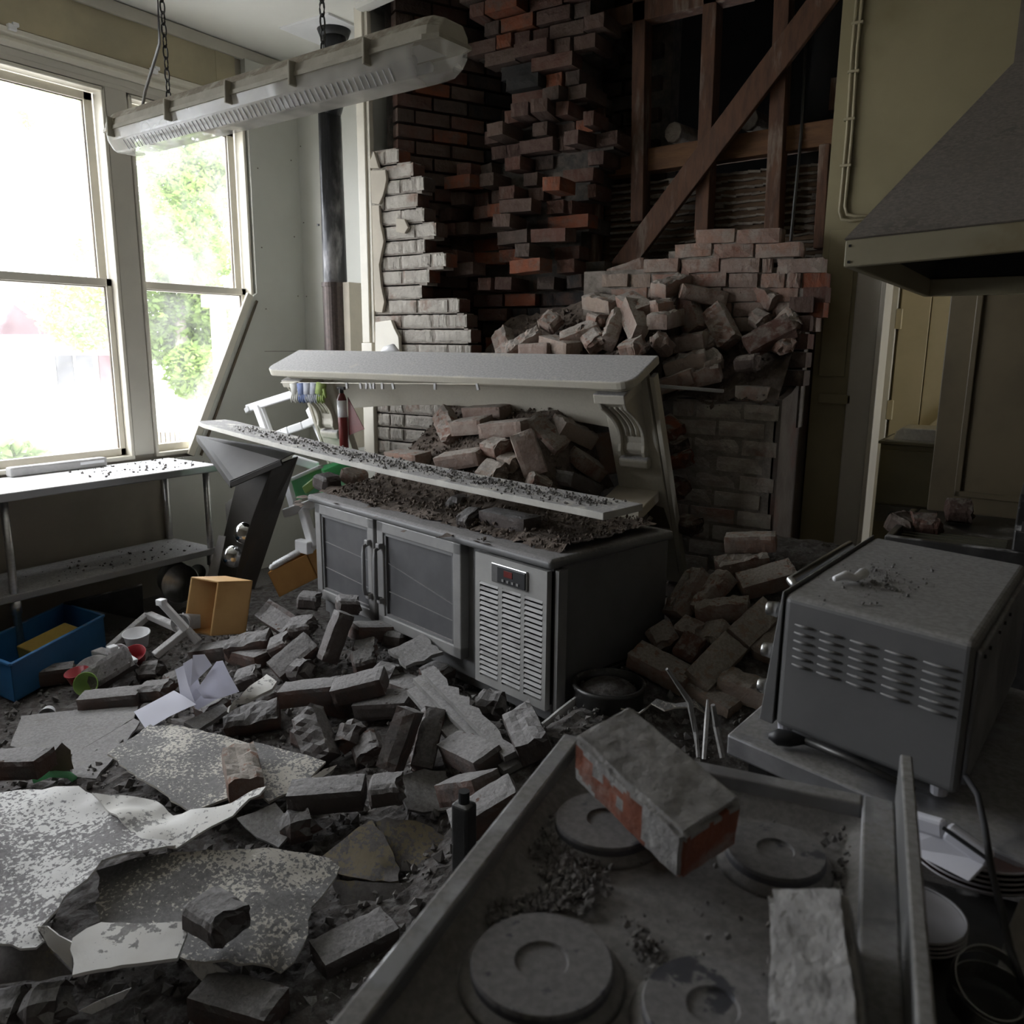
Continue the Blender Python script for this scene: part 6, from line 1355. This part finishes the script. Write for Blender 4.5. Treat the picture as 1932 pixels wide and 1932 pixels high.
# ------------------------------------------------------------------ outside
gd = MB().b2((-60, -30, -.6), (XL - .2, 40, -.4)).obj('ground', M['ground']); tag(gd, None, None, None, 'structure')
def leaves(n, blobs, size, seed, m, flat=.6):
    r = random.Random(seed); g = MB()
    for _ in range(n):
        c, R = r.choice(blobs); d = Vector((r.gauss(0, 1), r.gauss(0, 1), r.gauss(0, 1))).normalized() * R * (r.random() ** .33)
        p = c + d; s = size * r.uniform(.6, 1.3)
        a = Vector((r.gauss(0, 1), r.gauss(0, 1), r.gauss(0, flat))).normalized(); b_ = a.cross(Vector((r.gauss(0, 1), r.gauss(0, 1), r.gauss(0, 1)))).normalized()
        g.add([p - a * s, p + b_ * s * .45, p + a * s, p - b_ * s * .45], [(0, 1, 2, 3)])
    return g
def tree(label, blob_px, X, n, size, m, seed, trunk=None, rs=1.0):
    t = thing('tree', label, 'tree', (0, 0, 0))
    bl = [(at(x, y, X=X + rnd.uniform(-.6, .6)), r * rs) for x, y, r in blob_px]
    tag(leaves(n, bl, size, seed, m).obj('foliage', m, t), kind='stuff')
    if trunk:
        MB().tube([at(x, y, X=X) for x, y in trunk], [.16, .13, .10, .06, .03][:len(trunk)], 10).obj('trunk', M['bark'], t, smooth=True)
    rebase_thing(t)
tree('leafy green tree filling the right-hand window', [(310, 300, .6), (360, 290, .7), (400, 320, .55), (325, 380, .7), (378, 390, .6), (300, 450, .6), (350, 470, .7), (392, 480, .5), (310, 560, .6), (350, 600, .6), (388, 640, .6), (310, 640, .5), (365, 700, .5), (395, 570, .4)], -13.0, 26000, .065, M['leaf'], 51, [(352, 870), (348, 700), (340, 610), (355, 500), (375, 380)])
tree('pale green tree seen through the upper left window', [(60, 190, .5), (100, 205, .6), (130, 220, .5), (190, 440, .6), (180, 480, .5)], -15.0, 2200, .06, M['leaf2'], 52)
tree('light green shrub seen below the left meeting rail', [(120, 570, .6), (150, 580, .7), (190, 575, .6), (130, 610, .5), (160, 620, .4)], -14.0, 3500, .06, M['leaf2'], 53)
sb = thing('shrub', 'bright green leafy plant just outside the left window', 'shrub', (0, 0, 0))
tag(leaves(420, [(at(x, y, X=-5.6), .13) for x, y in ((5, 880), (30, 865), (60, 872), (85, 878), (20, 890), (-20, 875))], .055, 54, M['leaf2']).obj('foliage', M['leaf2'], sb), kind='stuff')
MB().tube([at(40, 960, X=-5.6), at(38, 880, X=-5.6)], .012, 6).obj('stem', M['bark'], sb)
rebase_thing(sb)
sd_ = thing('garden_shed', 'faded red gabled shed with a mesh window across the yard', 'shed', (0, 0, 0))
XS = -18.0
def sq(px0, py0, px1, py1, m, nm, dx=0.0, par=sd_):
    p, q = at(px0, py0, X=XS + dx), at(px1, py1, X=XS + dx); return MB().b2((XS + dx - .3, min(p.y, q.y), min(p.z, q.z)), (XS + dx, max(p.y, q.y), max(p.z, q.z))).obj(nm, m, par)
gp_ = [at(x, y, X=XS) for x, y in ((-40, 632), (28, 575), (108, 632))]
MB().prism([(p.y, p.z) for p in gp_], lambda u, v, d: (d, u, v), XS - 3, XS).obj('gable', M['shed_red'], sd_)
sq(-40, 632, 230, 900, M['shed_wall'], 'wall'); sq(186, 670, 217, 722, M['shed_red'], 'red_panel', .05)
wm = sq(105, 670, 180, 724, M['mesh_grey'], 'mesh_window', .05); sq(141, 668, 144, 726, M['shed_wall'], 'mullion', .08)
rebase_thing(sd_)
vp_ = thing('veranda_post', 'pale veranda post with a short beam beyond the right window', 'post', (0, 0, 0))
pA_, pB_ = at(410, 580, X=-7.5), at(420, 900, X=-7.5)
MB().b2((-7.56, pA_.y - .05, -.4), (-7.44, pA_.y + .06, pA_.z)).obj('post', M['pale_timber'], vp_)
MB().b2((-7.6, pA_.y - .12, pA_.z), (-7.4, pA_.y + .9, pA_.z + .12)).obj('beam', M['white_trim'], vp_)
rebase_thing(vp_)
fc = thing('timber_fence', 'low pale timber fence outside below the right window', 'fence', (0, 0, 0))
for i in range(7):
    p = at(298 + i * 9, 815, X=-8.0); MB().b2((-8.02, p.y - .035, -.4), (-8.0, p.y + .035, p.z)).obj('paling', M['pale_timber'], fc)
rebase_thing(fc)
